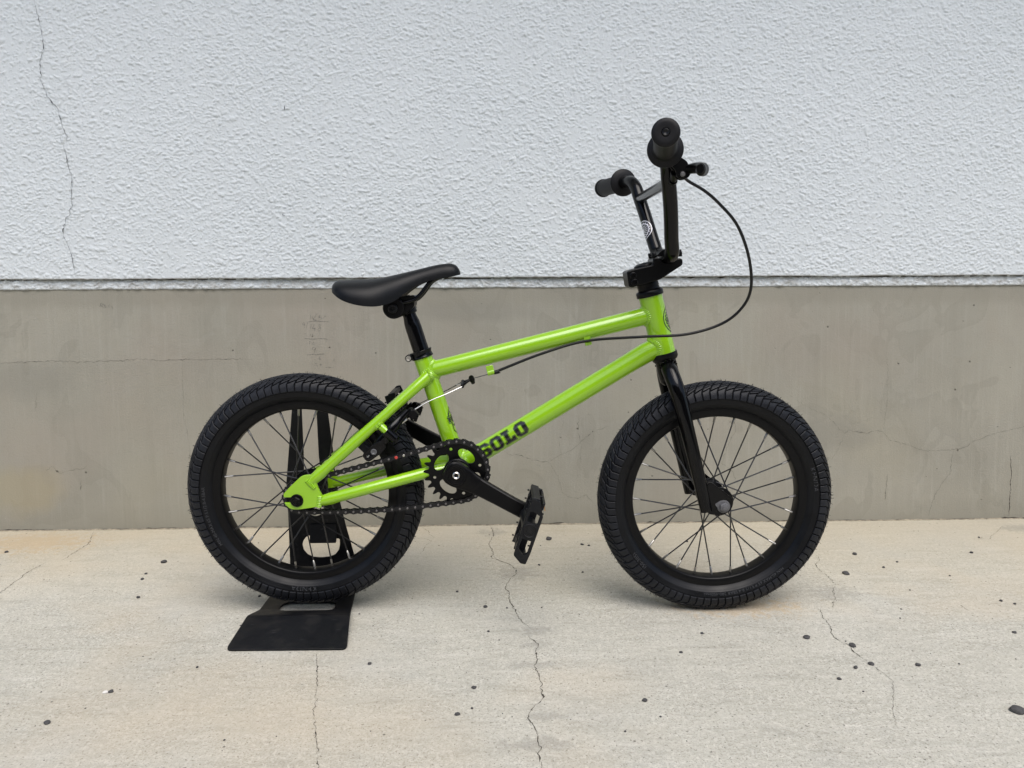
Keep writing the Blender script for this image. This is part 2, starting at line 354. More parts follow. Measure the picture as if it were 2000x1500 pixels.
def ribbon(name, lines, fn, mats, parent, seed=0, jag=.0012, step=.004):
    """thin uneven strips: lines = [(width_mm, [(a, b), ...])]; fn maps (a, b) to 3D"""
    rnd = random.Random(seed); mb = MB()
    for wd, l in lines:
        pts = []
        for i in range(len(l)-1):
            a, b = Vector(l[i]), Vector(l[i+1]); n = max(1, int((b-a).length/step))
            for k in range(n): pts.append(a.lerp(b, k/n)+Vector((rnd.gauss(0, jag), rnd.gauss(0, jag)))*(1 if k else .3))
        pts.append(Vector(l[-1])); vs = []; N = len(pts)
        for i, p in enumerate(pts):
            d = (pts[min(i+1, N-1)]-pts[max(i-1, 0)]); d = d.normalized() if d.length > 0 else Vector((1, 0)); q = Vector((-d.y, d.x))
            e = min(1, .25+i/max(1, N*.12), .25+(N-1-i)/max(1, N*.12))
            h = wd*.0005*e*rnd.uniform(.2, 1.3)*(1.0 if rnd.random() > .10 else 2.4)
            vs += [fn(*(p+q*h)), fn(*(p-q*h))]
        mb.add(vs, [(2*i, 2*i+1, 2*i+3, 2*i+2) for i in range(N-1)])
    return mb.build(name, mats, parent, sharp=0)
def decal(name, shapes, u0, u1, v0, v1, du, dv, fn, mats, parent, root=None):
    """print: shapes(u, v) -> -1 or a material index; rows of v, runs of u, wrapped on the part by fn(u, v)"""
    mb = MB(); nv = int((v1-v0)/dv); nu = int((u1-u0)/du)
    for j in range(nv):
        v = v0+(j+.5)*dv; i = 0
        row = [shapes(u0+(k+.5)*du, v) for k in range(nu)]
        while i < nu:
            k = i
            while k < nu and row[k] == row[i]: k += 1
            if row[i] >= 0:
                a, b, c, d = v-dv/2, v+dv/2, u0+i*du, u0+k*du
                ns = max(1, int((d-c)/.004))
                for q in range(ns):
                    x0, x1 = c+(d-c)*q/ns, c+(d-c)*(q+1)/ns
                    mb.add([fn(x0, a), fn(x1, a), fn(x1, b), fn(x0, b)], [(0, 1, 2, 3)], row[i])
            i = k
    return mb.build(name, mats, parent, root, sharp=0)
def inside(poly, x, y):
    c = False; j = len(poly)-1
    for i in range(len(poly)):
        (xi, yi), (xj, yj) = poly[i], poly[j]
        if (yi > y) != (yj > y) and x < (xj-xi)*(y-yi)/(yj-yi)+xi: c = not c
        j = i
    return c
def edge_dist(polys, x, y):
    best = 9
    for poly in polys:
        for i in range(len(poly)):
            (ax, ay), (bx, by) = poly[i-1], poly[i]; dx, dy = bx-ax, by-ay; L = dx*dx+dy*dy
            t = 0 if L == 0 else max(0, min(1, ((x-ax)*dx+(y-ay)*dy)/L)); best = min(best, math.hypot(x-ax-t*dx, y-ay-t*dy))
    return best

# ------------------------------------------------------------------ setting: pavement and wall
WALL_CRACKS=[(0.9,1,[(0.1431,1.1858),(0.15,1.1443),(0.1556,1.1202),(0.1582,1.0829),(0.1504,1.0587),(0.1483,1.0145),(0.1523,1.0035),(0.1643,0.9747),(0.1762,0.9592),(0.1855,0.9481),(0.1906,0.9125),(0.1988,0.8946),(0.1993,0.8767)]),(0.9,1,[(0.1852,0.8924),(0.1931,0.8678),(0.2003,0.8274),(0.2067,0.8004),(0.2045,0.7712),(0.2058,0.7486),(0.1985,0.7169),(0.1907,0.7147),(0.1827,0.6875),(0.1862,0.6648),(0.1964,0.6397),(0.2019,0.61),(0.2034,0.594),(0.2119,0.5802)]),(2,1,[(0.6812,0.9596),(0.6822,0.954),(0.682,0.9484)]),(3.5,1,[(0.6714,0.718),(0.6748,0.7168),(0.6782,0.7157)]),(1.2,1,[(1.4013,1.0882),(1.4036,1.086)]),(1,0,[(-0.007,0.3872),(0.0197,0.3879),(0.0643,0.3898),(0.1401,0.3924),(0.198,0.3898),(0.2874,0.3914),(0.3324,0.3956),(0.377,0.3921),(0.4669,0.3937),(0.5989,0.3937)]),(0.8,0,[(0.1103,0.1385),(0.1266,0.1498),(0.1416,0.1336),(0.1644,0.1402),(0.1871,0.1423),(0.2054,0.149)]),(1.2,0,[(0.1905,0.1169),(0.1871,0.0915)]),(1,0,[(0.0987,0.3193),(0.0946,0.2784)]),(0.5,0,[(0.4308,0.3895),(0.4304,0.3531),(0.4309,0.2892),(0.4308,0.2618),(0.4402,0.2065),(0.4406,0.1512)]),(0.9,0,[(1.9275,0.2508),(1.9516,0.2248),(1.9685,0.2083),(1.9777,0.2161),(2.0085,0.2112),(2.0227,0.2087),(2.0414,0.2146),(2.0604,0.2121),(2.0751,0.1931),(2.118,0.1809),(2.1611,0.1664),(2.1991,0.166),(2.2323,0.168),(2.2606,0.1739),(2.2839,0.1888),(2.3073,0.1989),(2.3497,0.2108),(2.4016,0.2216),(2.449,0.2297)]),(0.7,0,[(2.065,0.3894),(2.0687,0.3406),(2.0679,0.2847),(2.0612,0.2168)]),(0.9,0,[(2.2323,0.168),(2.226,0.1421),(2.2246,0.1137),(2.2064,0.0877),(2.1906,0.0618),(2.1797,0.0285),(2.1746,0.0071)]),(3.4,0,[(2.3687,0.1501),(2.372,0.1026),(2.3703,0.0454),(2.3695,0.0062)]),(1.2,0,[(2.0745,0.1105),(2.0731,0.0916),(2.0696,0.0489)]),(0.5,0,[(1.9685,0.2083),(1.9529,0.1684),(1.9393,0.145)]),(0.5,0,[(1.8374,0.3006),(1.8706,0.277),(1.8991,0.2627),(1.9275,0.2508)]),(0.8,0,[(1.1616,0.18),(1.1784,0.1666),(1.2084,0.1644),(1.2309,0.1528),(1.2722,0.1467),(1.2834,0.1295),(1.2946,0.1066),(1.3021,0.0761),(1.321,0.0644),(1.3399,0.0604),(1.3588,0.0697),(1.3853,0.0388)]),(0.7,0,[(1.2722,0.1467),(1.2948,0.1635),(1.3249,0.1746),(1.355,0.2026),(1.3775,0.2194),(1.4132,0.2304)]),(0.5,0,[(1.3043,0.2652),(1.3062,0.2389),(1.2948,0.2013),(1.3004,0.1634)]),(0.7,0,[(1.3418,0.2574),(1.3399,0.2197),(1.3474,0.1857),(1.3455,0.144)]),(0.7,0,[(1.7139,0.2671),(1.7045,0.2491),(1.711,0.2189),(1.6933,0.1851),(1.6793,0.1404),(1.7038,0.1218),(1.7189,0.0851)])]
GROUND_CRACKS=[(1.7,[(-0.0412,0.461),(-0.0304,0.3941),(-0.0408,0.3324),(-0.0307,0.2744),(-0.0346,0.2446),(-0.0126,0.2248),(0.0047,0.2056),(0.0163,0.1779),(0.0142,0.1514),(0.0041,0.1345),(-0.0059,0.0855),(0.0019,0.0696),(0.0016,0.0318),(0.0089,0.0028),(0.017,-0.0418),(0.028,-0.0648),(0.036,-0.0807)]),(1.8,[(0.0296,-0.105),(0.0463,-0.1346),(0.0414,-0.1542),(0.0412,-0.1918),(0.0364,-0.202),(0.0442,-0.2369),(0.0455,-0.2741),(0.0471,-0.2896),(0.0325,-0.3129),(0.0224,-0.3412),(0.0296,-0.3569),(0.0334,-0.3721),(0.0345,-0.3975),(0.0371,-0.4098),(0.0325,-0.4182),(0.0365,-0.4414),(0.0345,-0.4634)]),(1.6,[(-0.953,0.434),(-0.9261,0.3698),(-0.9189,0.3422),(-0.9218,0.3001),(-0.9202,0.2649),(-0.9233,0.2455)]),(1.4,[(-0.9488,0.2413),(-0.9535,0.1861),(-0.948,0.1555),(-0.9467,0.122),(-0.9429,0.086),(-0.9442,0.0593)]),(0.9,[(-0.7689,0.0784),(-0.7748,0.0926),(-0.7452,0.0935),(-0.7182,0.0773),(-0.7108,0.0718)]),(0.7,[(-0.5615,-0.0559),(-0.5667,-0.0264),(-0.5635,-0.013)]),(1.1,[(-0.2982,-0.1508),(-0.2936,-0.18),(-0.2777,-0.2403),(-0.2635,-0.3198),(-0.2428,-0.389),(-0.2243,-0.4589)]),(1.4,[(0.6432,0.2516),(0.6388,0.2188),(0.6185,0.1928),(0.6155,0.1574),(0.6184,0.1281),(0.6154,0.0909)]),(1.2,[(0.616,0.092),(0.5978,0.0606),(0.5912,0.0341),(0.5667,-0.0089)]),(1.5,[(0.5444,-0.0085),(0.5363,-0.0426),(0.5331,-0.0814),(0.5229,-0.112),(0.525,-0.1298),(0.535,-0.1501),(0.5316,-0.1667),(0.536,-0.183),(0.5405,-0.2067)]),(0.8,[(0.5405,-0.2067),(0.5448,-0.2294),(0.549,-0.2513),(0.5377,-0.2834),(0.5138,-0.3259),(0.4984,-0.3654)]),(1,[(1.0202,0.3348),(1.0422,0.3398),(1.0612,0.3338),(1.0789,0.3559),(1.1508,0.4255)]),(0.9,[(0.7925,0.0041),(0.7971,-0.0138),(0.7944,-0.0331)]),(1.2,[(-0.2025,0.4524),(-0.181,0.4154),(-0.1748,0.3917),(-0.1639,0.3771),(-0.1671,0.3698),(-0.1811,0.3775)]),(1,[(-0.2092,0.3725),(-0.1838,0.3662),(-0.1673,0.3518),(-0.1733,0.3355),(-0.1791,0.3195),(-0.1796,0.2881),(-0.1834,0.2729)])]
PENCIL=[[(0.7235,0.4935),(0.7257,0.494),(0.7261,0.4902),(0.7243,0.4836),(0.7265,0.4831)],[(0.73,0.4913),(0.7292,0.4836)],[(0.7354,0.4912),(0.7319,0.4825),(0.7395,0.4819)],[(0.7399,0.4967),(0.7364,0.489),(0.7352,0.4814)],[(0.7199,0.4788),(0.7308,0.4792),(0.7417,0.4797),(0.7536,0.4786),(0.77,0.4779)],[(0.749,0.4917),(0.7458,0.4912),(0.7451,0.4879),(0.7484,0.4884),(0.7511,0.4862),(0.7494,0.483),(0.7467,0.4841)],[(0.7549,0.4857),(0.7572,0.49),(0.7615,0.4905)],[(0.7121,0.475),(0.7089,0.4761),(0.7072,0.4717),(0.7109,0.4706),(0.7127,0.475),(0.7118,0.4684),(0.7102,0.463)],[(0.7187,0.4777),(0.7157,0.4629)],[(0.7258,0.476),(0.7267,0.4705),(0.7249,0.4618)],[(0.7344,0.4727),(0.7304,0.465),(0.7293,0.4628),(0.7369,0.4617)],[(0.7359,0.465),(0.7344,0.4568)],[(0.7481,0.4731),(0.7442,0.4715),(0.7452,0.4671),(0.7484,0.4638),(0.7472,0.4578),(0.7433,0.4567),(0.7418,0.46),(0.7457,0.4638),(0.7491,0.4704),(0.7481,0.4731)],[(0.7105,0.4509),(0.7159,0.4503)],[(0.7246,0.4508),(0.7239,0.4443)],[(0.7295,0.4508),(0.7277,0.4442)],[(0.708,0.4394),(0.7189,0.4394),(0.7298,0.4382),(0.7429,0.4395),(0.7582,0.4388),(0.7647,0.4363),(0.7701,0.4358)],[(0.7232,0.4355),(0.7218,0.4256)],[(0.7318,0.4322),(0.7284,0.4267),(0.7317,0.4256),(0.735,0.4261)],[(0.7348,0.4184),(0.7304,0.4196),(0.7276,0.4157),(0.7303,0.4124),(0.7336,0.4146),(0.7353,0.4179),(0.7335,0.4102),(0.7317,0.4047)],[(0.7147,0.4021),(0.7268,0.4031),(0.7355,0.4025),(0.7487,0.4041),(0.7574,0.404)],[(0.7325,0.3926),(0.7342,0.3921),(0.733,0.3899)],[(0.7464,0.3991),(0.743,0.3958),(0.7462,0.3925),(0.7467,0.3903),(0.7434,0.3909),(0.7452,0.3947)],[(0.7328,0.3822),(0.7383,0.3821)],[(0.7322,0.3778),(0.736,0.3783),(0.7393,0.3772),(0.7381,0.3739)],[(0.746,0.3826),(0.7437,0.3793),(0.7481,0.3793)],[(0.7476,0.3815),(0.7471,0.3766)],[(0.7567,0.3732),(0.7764,0.373)],[(0.7774,0.3934),(0.7772,0.3852)],[(0.25,0.5138),(0.2534,0.5238),(0.2584,0.5201),(0.2524,0.5175),(0.2581,0.5127)],[(0.2614,0.523),(0.2618,0.5137),(0.2666,0.5148)],[(0.2731,0.5211),(0.2693,0.5174),(0.2713,0.5126)],[(0.2757,0.5126),(0.2774,0.5163),(0.2792,0.5081)]]
STONES=[(-0.6067,-0.341,0.008),(-1.0678,0.3014,0.0076),(-0.7047,0.2339,0.0115),(-0.7137,0.1737,0.006),(-0.7075,0.1451,0.0069),(-0.6747,0.0581,0.0074),(-0.4549,0.0602,0.0056),(-0.0507,-0.2641,0.0072),(-0.0706,-0.3307,0.0068),(-0.0515,-0.3163,0.0041),(-0.041,0.0052,0.0072),(-0.0337,-0.0898,0.005),(0.0914,0.3546,0.0125),(0.1467,0.1625,0.005),(0.0581,0.001,0.0036),(0.0629,0.2024,0.0052),(-0.0947,0.0732,0.0047),(-0.0031,0.0002,0.0036),(0.1844,-0.3017,0.007),(0.3138,-0.1041,0.0058),(0.2652,-0.1669,0.0056),(0.4775,-0.1218,0.0107),(0.5388,-0.1507,0.0113),(0.5403,-0.2087,0.0092),(0.5126,-0.2188,0.0069),(0.4745,-0.2503,0.0067),(0.6087,-0.2131,0.0077),(0.6752,-0.3371,0.0165),(0.723,0.248,0.0097),(0.6584,0.1432,0.013),(0.97,0.2513,0.0075),(0.8941,-0.0016,0.0055),(0.8781,0.0117,0.0064),(0.821,-0.1108,0.0067),(-0.2106,-0.1926,0.0062),(0.1983,-0.3404,0.0034),(0.1465,-0.373,0.0033),(0.6633,-0.0545,0.0035),(0.6721,-0.2098,0.0031),(0.4938,-0.2839,0.0029),(-0.4671,-0.1984,0.0046),(-0.3607,-0.3826,0.0032),(0.0477,0.3692,0.0069),(1.0441,0.3454,0.0057),(0.7891,0.2028,0.0052),(0.7474,0.1733,0.0061),(0.6836,-0.0184,0.0036),(0.1754,0.3133,0.0066),(0.1617,0.3201,0.0078),(0.3923,0.3342,0.0068),(0.8538,0.1285,0.004),(0.7413,0.0622,0.0038)]
BIT=(-0.5658,-0.2666)

WO = Vector((-1.17345, .44419, 0)); WD = Vector((.99990659, .01366804, 0)); WN = Vector((-.01366804, .99990659, 0))
_t = R(4); WU = math.cos(_t)*Vector((0, 0, 1))+math.sin(_t)*WN; WB = WD.cross(WU)*-1
if WB.y < 0: WB = -WB
def ground():
    mb = MB(); mb.add([(-30, -30, 0), (30, -30, 0), (30, 2, 0), (-30, 2, 0)], [(0, 1, 2, 3)])
    o = mb.build('pavement', 'ground'); tag(o, kind='structure')
    for i, (wd, l) in enumerate(GROUND_CRACKS):
        ribbon('crack', [(wd*.62, l)], lambda a, b: (a, b, .0006), 'crack', o, i, .0011)
    return o
pavement = ground()
def wall():
    root = empty('building_wall'); root.matrix_world = Matrix(((WD.x, WB.x, WU.x, WO.x), (WD.y, WB.y, WU.y, WO.y), (WD.z, WB.z, WU.z, WO.z), (0, 0, 0, 1)))
    tag(root, 'building wall of rough white stucco above a smooth grey concrete plinth', 'wall')
    rnd = random.Random(4)
    # plinth: face at y = 0
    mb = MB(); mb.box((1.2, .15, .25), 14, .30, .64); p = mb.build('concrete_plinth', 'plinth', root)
    # stucco: main coat 14 mm proud, lower strip 9 mm proud, wavering lower edges
    def coat(name, y, h0, h1, amp, seed, back):
        m = MB(); n = 700; x0, x1 = -2.2, 4.6
        nz = noise.noise; pr = [(0, .004), (.0018, .0012), (.005, 0)]
        vs = []
        for i in range(n+1):
            x = x0+(x1-x0)*i/n; e = amp*(nz(Vector((x*9, seed, 0)))+.6*nz(Vector((x*42, seed, 3)))+.35*nz(Vector((x*130, seed, 7)))); e2 = .5*amp*nz(Vector((x*60, seed, 11)))
            vs += [(x, back, h0+e), (x, y+min(.003, abs(y)*.6)+e2*.3, h0+e), (x, y+min(.0008, abs(y)*.2), h0+e+.0014), (x, y, h0+e+.004), (x, y, h1)]
        fs = [(5*i+k, 5*i+k+1, 5*i+k+6, 5*i+k+5) for i in range(n) for k in range(4)]
        m.add(vs, [f[::-1] for f in fs]); return m.build(name, 'stucco', root, sharp=60)
    def relief(name, x0, x1, h0, h1, st, y, amp, seed, hk, back=.05):
        """spattered coat as real relief: thousands of trowel-flattened clots on a skim"""
        rg = np.random.default_rng(seed); nx = int((x1-x0)/st)+1; nh = int((h1-h0)/st)+1; H = np.zeros((nh, nx), np.float32)
        def lowf(cells, oc=3):
            out = np.zeros((nh, nx), np.float32)
            for o in range(oc):
                c = cells/2**o; gx = np.arange(nx)*st/c; gh = np.arange(nh)*st/c; T = rg.random((int(gh[-1])+3, int(gx[-1])+3)).astype(np.float32)
                ix, ih = gx.astype(int), gh.astype(int); fx = gx-ix; fh = gh-ih; fx = (fx*fx*(3-2*fx))[None]; fh = (fh*fh*(3-2*fh))[:, None]
                g = lambda a, b: T[np.ix_(ih+a, ix+b)]
                out += (g(0, 0)*(1-fx)*(1-fh)+g(0, 1)*fx*(1-fh)+g(1, 0)*(1-fx)*fh+g(1, 1)*fx*fh-.5)*.55**o
            return out
        D = lowf(.16); n = int((x1-x0)*(h1-h0)/(.0041**2))
        bx = rg.random(n)*(nx-1); bh = rg.random(n)*(nh-1); ra = rg.gamma(2.6, .00056, n)+.0010; asp = rg.uniform(1.0, 2.3, n); an = rg.normal(0, .55, n); hh = rg.uniform(.35, 1.0, n); keep = rg.random(n)
        for q in range(n):
            cx, ch = bx[q], bh[q]
            if keep[q] > .80+.75*D[int(ch), int(cx)]: continue
            R_ = ra[q]*asp[q]**.5; r2 = ra[q]/asp[q]**.5; w = int(R_/st)+2; a0, a1, b0, b1 = max(0, int(cx)-w), min(nx, int(cx)+w+2), max(0, int(ch)-w), min(nh, int(ch)+w+2)
            dx = (np.arange(a0, a1)-cx)*st; dh = (np.arange(b0, b1)-ch)*st; c, sn = math.cos(an[q]), math.sin(an[q])
            u = (dx[None]*c+dh[:, None]*sn)/R_; v = (-dx[None]*sn+dh[:, None]*c)/r2; t = np.clip((1.15-np.sqrt(u*u+v*v))/.75, 0, 1); z = t*t*(3-2*t)*hh[q]*min(1.5, .40+ra[q]/.0042)
            H[b0:b1, a0:a1] = np.maximum(H[b0:b1, a0:a1], z)+.25*np.minimum(H[b0:b1, a0:a1], z)
        H = H*amp+lowf(.012, 3)*amp*.32+lowf(.25)*.0016
        xs = x0+np.arange(nx)*st; e = np.array([hk*(noise.noise(Vector((x*9, seed, 0)))+.6*noise.noise(Vector((x*42, seed, 3)))+.5*noise.noise(Vector((x*130, seed, 7)))) for x in xs])
        hs = h0+np.arange(nh)*st; P = np.zeros((nh+2, nx, 3), np.float32); P[..., 0] = xs[None]
        fade = np.clip(1-np.arange(nh)/12, 0, 1)[:, None]
        P[2:, :, 2] = hs[:, None]+e[None]*fade; P[2:, :, 1] = y-H
        P[1, :, 2] = h0+e-.0012; P[1, :, 1] = y-H[0]*.4+.0012; P[0, :, 2] = h0+e-.0016; P[0, :, 1] = back
        idx = np.arange((nh+2)*nx).reshape(nh+2, nx); F = np.stack([idx[:-1, :-1], idx[:-1, 1:], idx[1:, 1:], idx[1:, :-1]], -1).reshape(-1, 4)
        me = bpy.data.meshes.new(name); me.vertices.add(P.size//3); me.vertices.foreach_set('co', P.ravel()); me.loops.add(F.size); me.loops.foreach_set('vertex_index', F.ravel().astype(np.int32))
        me.polygons.add(len(F)); me.polygons.foreach_set('loop_start', np.arange(0, F.size, 4, dtype=np.int32)); me.update(calc_edges=True); me.polygons.foreach_set('use_smooth', [True]*len(F)); me.materials.append(M['stucco']); me.validate()
        return obj(name, me, root)
    c1 = relief('stucco_coat', -.22, 2.62, .5775, 1.27, .0014, -.0115, .0015, 5, .0011)
    c2 = relief('stucco_drip_strip', -.22, 2.62, .5545, .5840, .0016, -.0026, .0019, 9, .0010)
    # the same coat carries on beyond the view
    for x0, x1, h0, h1 in ((-5.5, -.22, .5775, 2.7), (2.62, 7.8, .5775, 2.7), (-.22, 2.62, 1.27, 2.7)):
        MB().box(((x0+x1)/2, .02, (h0+h1)/2), x1-x0, .063, h1-h0).build('stucco_field', 'stucco', root)
    for x0, x1 in ((-5.5, -.22), (2.62, 7.8)): MB().box(((x0+x1)/2, .023, .568), x1-x0, .052, .027).build('stucco_drip_strip', 'stucco', root)
    # eave above the frame: soffit board and fascia
    MB().box((1.2, -.34, 2.56), 14, .86, .03).build('eave_soffit', 'stucco', root, bevel=.004)
    MB().box((1.2, -.78, 2.62), 14, .025, .20).build('eave_fascia', 'matte', root, bevel=.004)
    for i, (wd, k, l) in enumerate(WALL_CRACKS):
        if k: ribbon('crack', [(wd*1.1, l)], lambda a, b: (a, -.0142, b), 'crackwhite', c1, i, .0012)
        else: ribbon('crack', [(wd*.5, l)], lambda a, b: (a, -.0006, b), 'crack' if wd > 2 else 'wallcrack', p, i, .0010)
    # dark brown line where plinth meets pavement and in the joint under the stucco coat
    nz = noise.noise
    jl = [(x/100, .0012+.002*nz(Vector((x*.09, 0, 0)))) for x in range(-150, 450)]
    ribbon('base_joint', [(2.2, jl)], lambda a, b: (a, -.0009, b), 'crack', p, 77, .0006, .01)
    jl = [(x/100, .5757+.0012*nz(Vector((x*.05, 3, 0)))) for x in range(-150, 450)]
    ribbon('joint_line', [(2.6, jl)], lambda a, b: (a, -.0052, b), 'crack', c2, 78, .0005, .006)
    fm = MB(); N = 900; vs = []
    for i in range(N+1):
        x = -1+4.4*i/N; w = .0035+.004*max(0, nz(Vector((x*5, 2, 0)))+.3)+.003*abs(nz(Vector((x*37, 5, 0))))+.002*abs(nz(Vector((x*120, 5, 0)))); h = .0012+.0022*abs(nz(Vector((x*11, 9, 0))))+.0014*abs(nz(Vector((x*70, 9, 0))))
        vs += [(x, .004, h), (x, -.0012, h), (x, -w*.5, h*.45+.0003), (x, -w, -.001)]
    fm.add(vs, [(4*i+k, 4*i+4+k, 4*i+5+k, 4*i+1+k) for i in range(N) for k in range(3)]); fm.build('foot_fillet', 'silt', root, sharp=0)
    for i, l in enumerate(PENCIL):
        ribbon('pencil_stroke', [(.75, l)], lambda a, b: (a, -.0005, b), 'pencil', p, 200+i, .0002, .002)
    return root
wall()
def treeline():
    """dark planting across the yard, behind the photographer: seen only as reflections in the paint"""
    m = mat('dark_foliage', (.025, .035, .015), .8, spec=.2); mb = MB(); n = 260; k = 8
    vs = []
    for i in range(n+1):
        x = -26+52*i/n; top = 4.2+1.5*noise.noise(Vector((x*.22, 1, 0)))+.9*noise.noise(Vector((x*.9, 4, 0)))+.5*noise.noise(Vector((x*3.1, 9, 0)))
        for j in range(k+1): z = top*j/k; vs.append((x, -7.5-.012*x*x*.6+.7*noise.noise(Vector((x*.8, z*.8, 2)))-.25*j/k*(j == k), z))
    fs = [(i*(k+1)+j, (i+1)*(k+1)+j, (i+1)*(k+1)+j+1, i*(k+1)+j+1) for i in range(n) for j in range(k)]
    mb.add(vs, fs); o = mb.build('hedge', m, sharp=0); tag(o, 'dark tall hedge across the yard, mirrored in the black paint', 'hedge', kind='stuff')
treeline()

# ------------------------------------------------------------------ bicycle
bike = tag(empty('bmx_bicycle', (0, 0, 0)), 'lime green child BMX bicycle with black wheels standing side-on before the wall', 'bicycle')
HF = Vector((.355, 0, .2)); HR = Vector((-.3447, 0, .217)); BB = Vector((-.0838, 0, .2593))
HT0, HT1 = Vector((.2627, 0, .4492)), Vector((.2384, 0, .5442)); HA = (HT1-HT0).normalized(); HX = Vector((HA.z, 0, -HA.x))
ST1 = Vector((-.1422, 0, .4454)); SA = (ST1-BB).normalized()
TT0, TT1 = Vector((-.1316, 0, .4212)), Vector((.232, 0, .5111)); DT0, DT1 = Vector((-.0761, 0, .2613)), Vector((.2485, 0, .4588)); DA = (DT1-DT0).normalized()

def bead_ring(mb, a0, da, ra, p0, db, rb, size=.0037, span=(0, 2*math.pi)):
    """stacked weld puddles where tube B (from p0 along db) enters tube A"""
    a0, p0 = Vector(a0), Vector(p0); da, db = Vector(da).normalized(), Vector(db).normalized(); u, v, _ = frame_of(db); pts = []
    for k in range(200):
        ph = 2*math.pi*k/200; q = p0+(u*math.cos(ph)+v*math.sin(ph))*rb; w = q-a0; wp = w-da*w.dot(da); dp = db-da*db.dot(da)
        A, B, C = dp.dot(dp), 2*wp.dot(dp), wp.dot(wp)-ra*ra; D = B*B-4*A*C
        t = (-B-math.sqrt(D))/(2*A) if D > 0 else -B/(2*A); pts.append((q+db*t, (u*math.cos(ph)+v*math.sin(ph))))
    acc = 0; last = pts[-1][0]
    for i, (p, nrm) in enumerate(pts):
        acc += (p-last).length; last = p
        if acc > .0025:
            acc = 0; tan = (pts[(i+1) % 200][0]-pts[i-1][0]).normalized(); w = p-a0; na = (w-da*w.dot(da)).normalized(); up = (nrm+na).normalized(); side = tan.cross(up)
            mb.ell(p-up*.0006, tan*.0024+up*.0009, side*size*1.5, up*size*.70, 8, 5)
def frame():
    mb = MB()
    mb.tube([HT0, HT0.lerp(HT1, .04), HT0.lerp(HT1, .5), HT1.lerp(HT0, .04), HT1], [.0200, .0197, .0194, .0197, .0200], 40)
    # seat tube with a reinforced top
    top = BB.lerp(ST1, .78)
    mb.tube([BB, BB.lerp(ST1, .76), BB.lerp(ST1, .82), ST1], [.0147, .0147, .0158, .0160], 36)
    mb.tube([TT0-(TT1-TT0).normalized()*.004, TT0.lerp(TT1, .12), TT0.lerp(TT1, .9), TT1], [.0146, .0143, .0147, .0150], 36)
    mb.tube([DT0, DT0.lerp(DT1, .3), DT0.lerp(DT1, .86), DT0.lerp(DT1, .95), DT1+Vector((.004, 0, -.0005))], [.0163, .0163, .0166, .0172, .0178], 36)
    mb.tube([(BB.x, -.036, BB.z), (BB.x, .036, BB.z)], .0205, 36)
    for s in (-1, 1):
        ss = spline([(-.3259, -.058*s*-1*-1, .2431), (-.2763, -.053*s, .2869), (-.2272, -.046*s, .3303), (-.1883, -.037*s, .3645), (-.1594, -.026*s, .3897), (-.1303, -.014*s, .4151)], 5)
        ss = [Vector((p.x, -abs(p.y)*s, p.z)) for p in ss]
        mb.tube(ss, [.0070, .0092, .0098]+[.0088+.0006*math.sin(i*.4) for i in range(len(ss)-3)], 24)
        cs = spline([(-.3112, .058, .2128), (-.2568, .056, .2268), (-.203, .050, .2398), (-.1584, .041, .2497), (-.1313, .036, .2557), (-.100, .028, .2605)], 5)
        cs = [Vector((p.x, -p.y*s, p.z)) for p in cs]
        mb.tube(cs, [.0072, .0094, .0100]+[.0096]*(len(cs)-3), 24)
        # weld puddles at the dropout ends of the stays
        for c0, n, ang in ((Vector((-.3215, -.0635*s, .2440)), 7, R(-48)), (Vector((-.3085, -.0635*s, .2145)), 7, R(-98))):
            for k in range(n):
                t = (k/(n-1)-.5)*.0165; d = Vector((math.cos(ang), 0, math.sin(ang)))
                mb.ell(c0+d*t, d*.0019+Vector((0, -.0006*s, 0)), Vector((-d.z, 0, d.x))*.0050, Vector((0, -.0030*s, 0)), 8, 5)
        # brake boss
        b0 = Vector((-.2125, -.043*s, .3395)); b1 = Vector((-.1965, -.047*s, .3255))
        mb.tube([b0, b1], .0066, 20)
        for k in range(10):
            a = 2*math.pi*k/10; u, v, _ = frame_of(b1-b0); mb.ell(b0.lerp(b1, .18)+(u*math.cos(a)+v*math.sin(a))*.0075, u*.003, v*.003, (b1-b0).normalized()*.003, 6, 4)
    for a0, da, ra, p0, db, rb in ((HT0, HA, .0196, TT0.lerp(TT1, .5), TT1-TT0, .0149), (HT0, HA, .0196, DT0.lerp(DT1, .5), DT1-DT0, .0176), (BB, SA, .0159, TT0.lerp(TT1, .5), TT0-TT1, .0147), (BB, SA, .0150, DT0.lerp(DT1, .5), DT0-DT1, .0165)):
        bead_ring(mb, a0, da, ra, p0, db, rb)
    for s in (-1, 1):
        bead_ring(mb, BB, SA, .0158, (-.1883, -.037*s, .3645), Vector((.058, .023*s, .0506)), .0092)
    o = mb.build('frame', 'green', bike)
    # dropouts with open axle slot
    drop = [(-.3665, .2275), (-.3560, .2390), (-.3350, .2585), (-.3170, .2600), (-.3085, .2340), (-.2985, .2145), (-.3060, .2065), (-.3200, .2045), (-.3450, .2010), (-.3560, .2020), (-.3640, .2100), (-.3655, .2130), (-.3480, .2128), (-.3430, .2145), (-.3415, .2175), (-.3435, .2205), (-.3480, .2222), (-.3655, .2218)]
    drop = round_poly(drop, [.003, .004, .006, .006, .004, .004, .005, .01, .012, .008, .004, .001, .002, .003, .003, .003, .002, .001])
    for s in (-1, 1):
        obj('dropout', plate_mesh('dropout', drop, [], .006, 'green', lambda a, b, c, s=s: (a, (-.0610 if s > 0 else .0560)+c, b-(max(0, b-.232)*.45 if s < 0 else 0)), .0008), o)
    # cable guides under the top tube
    t = (TT1-TT0).normalized(); n = Vector((t.z, 0, -t.x))
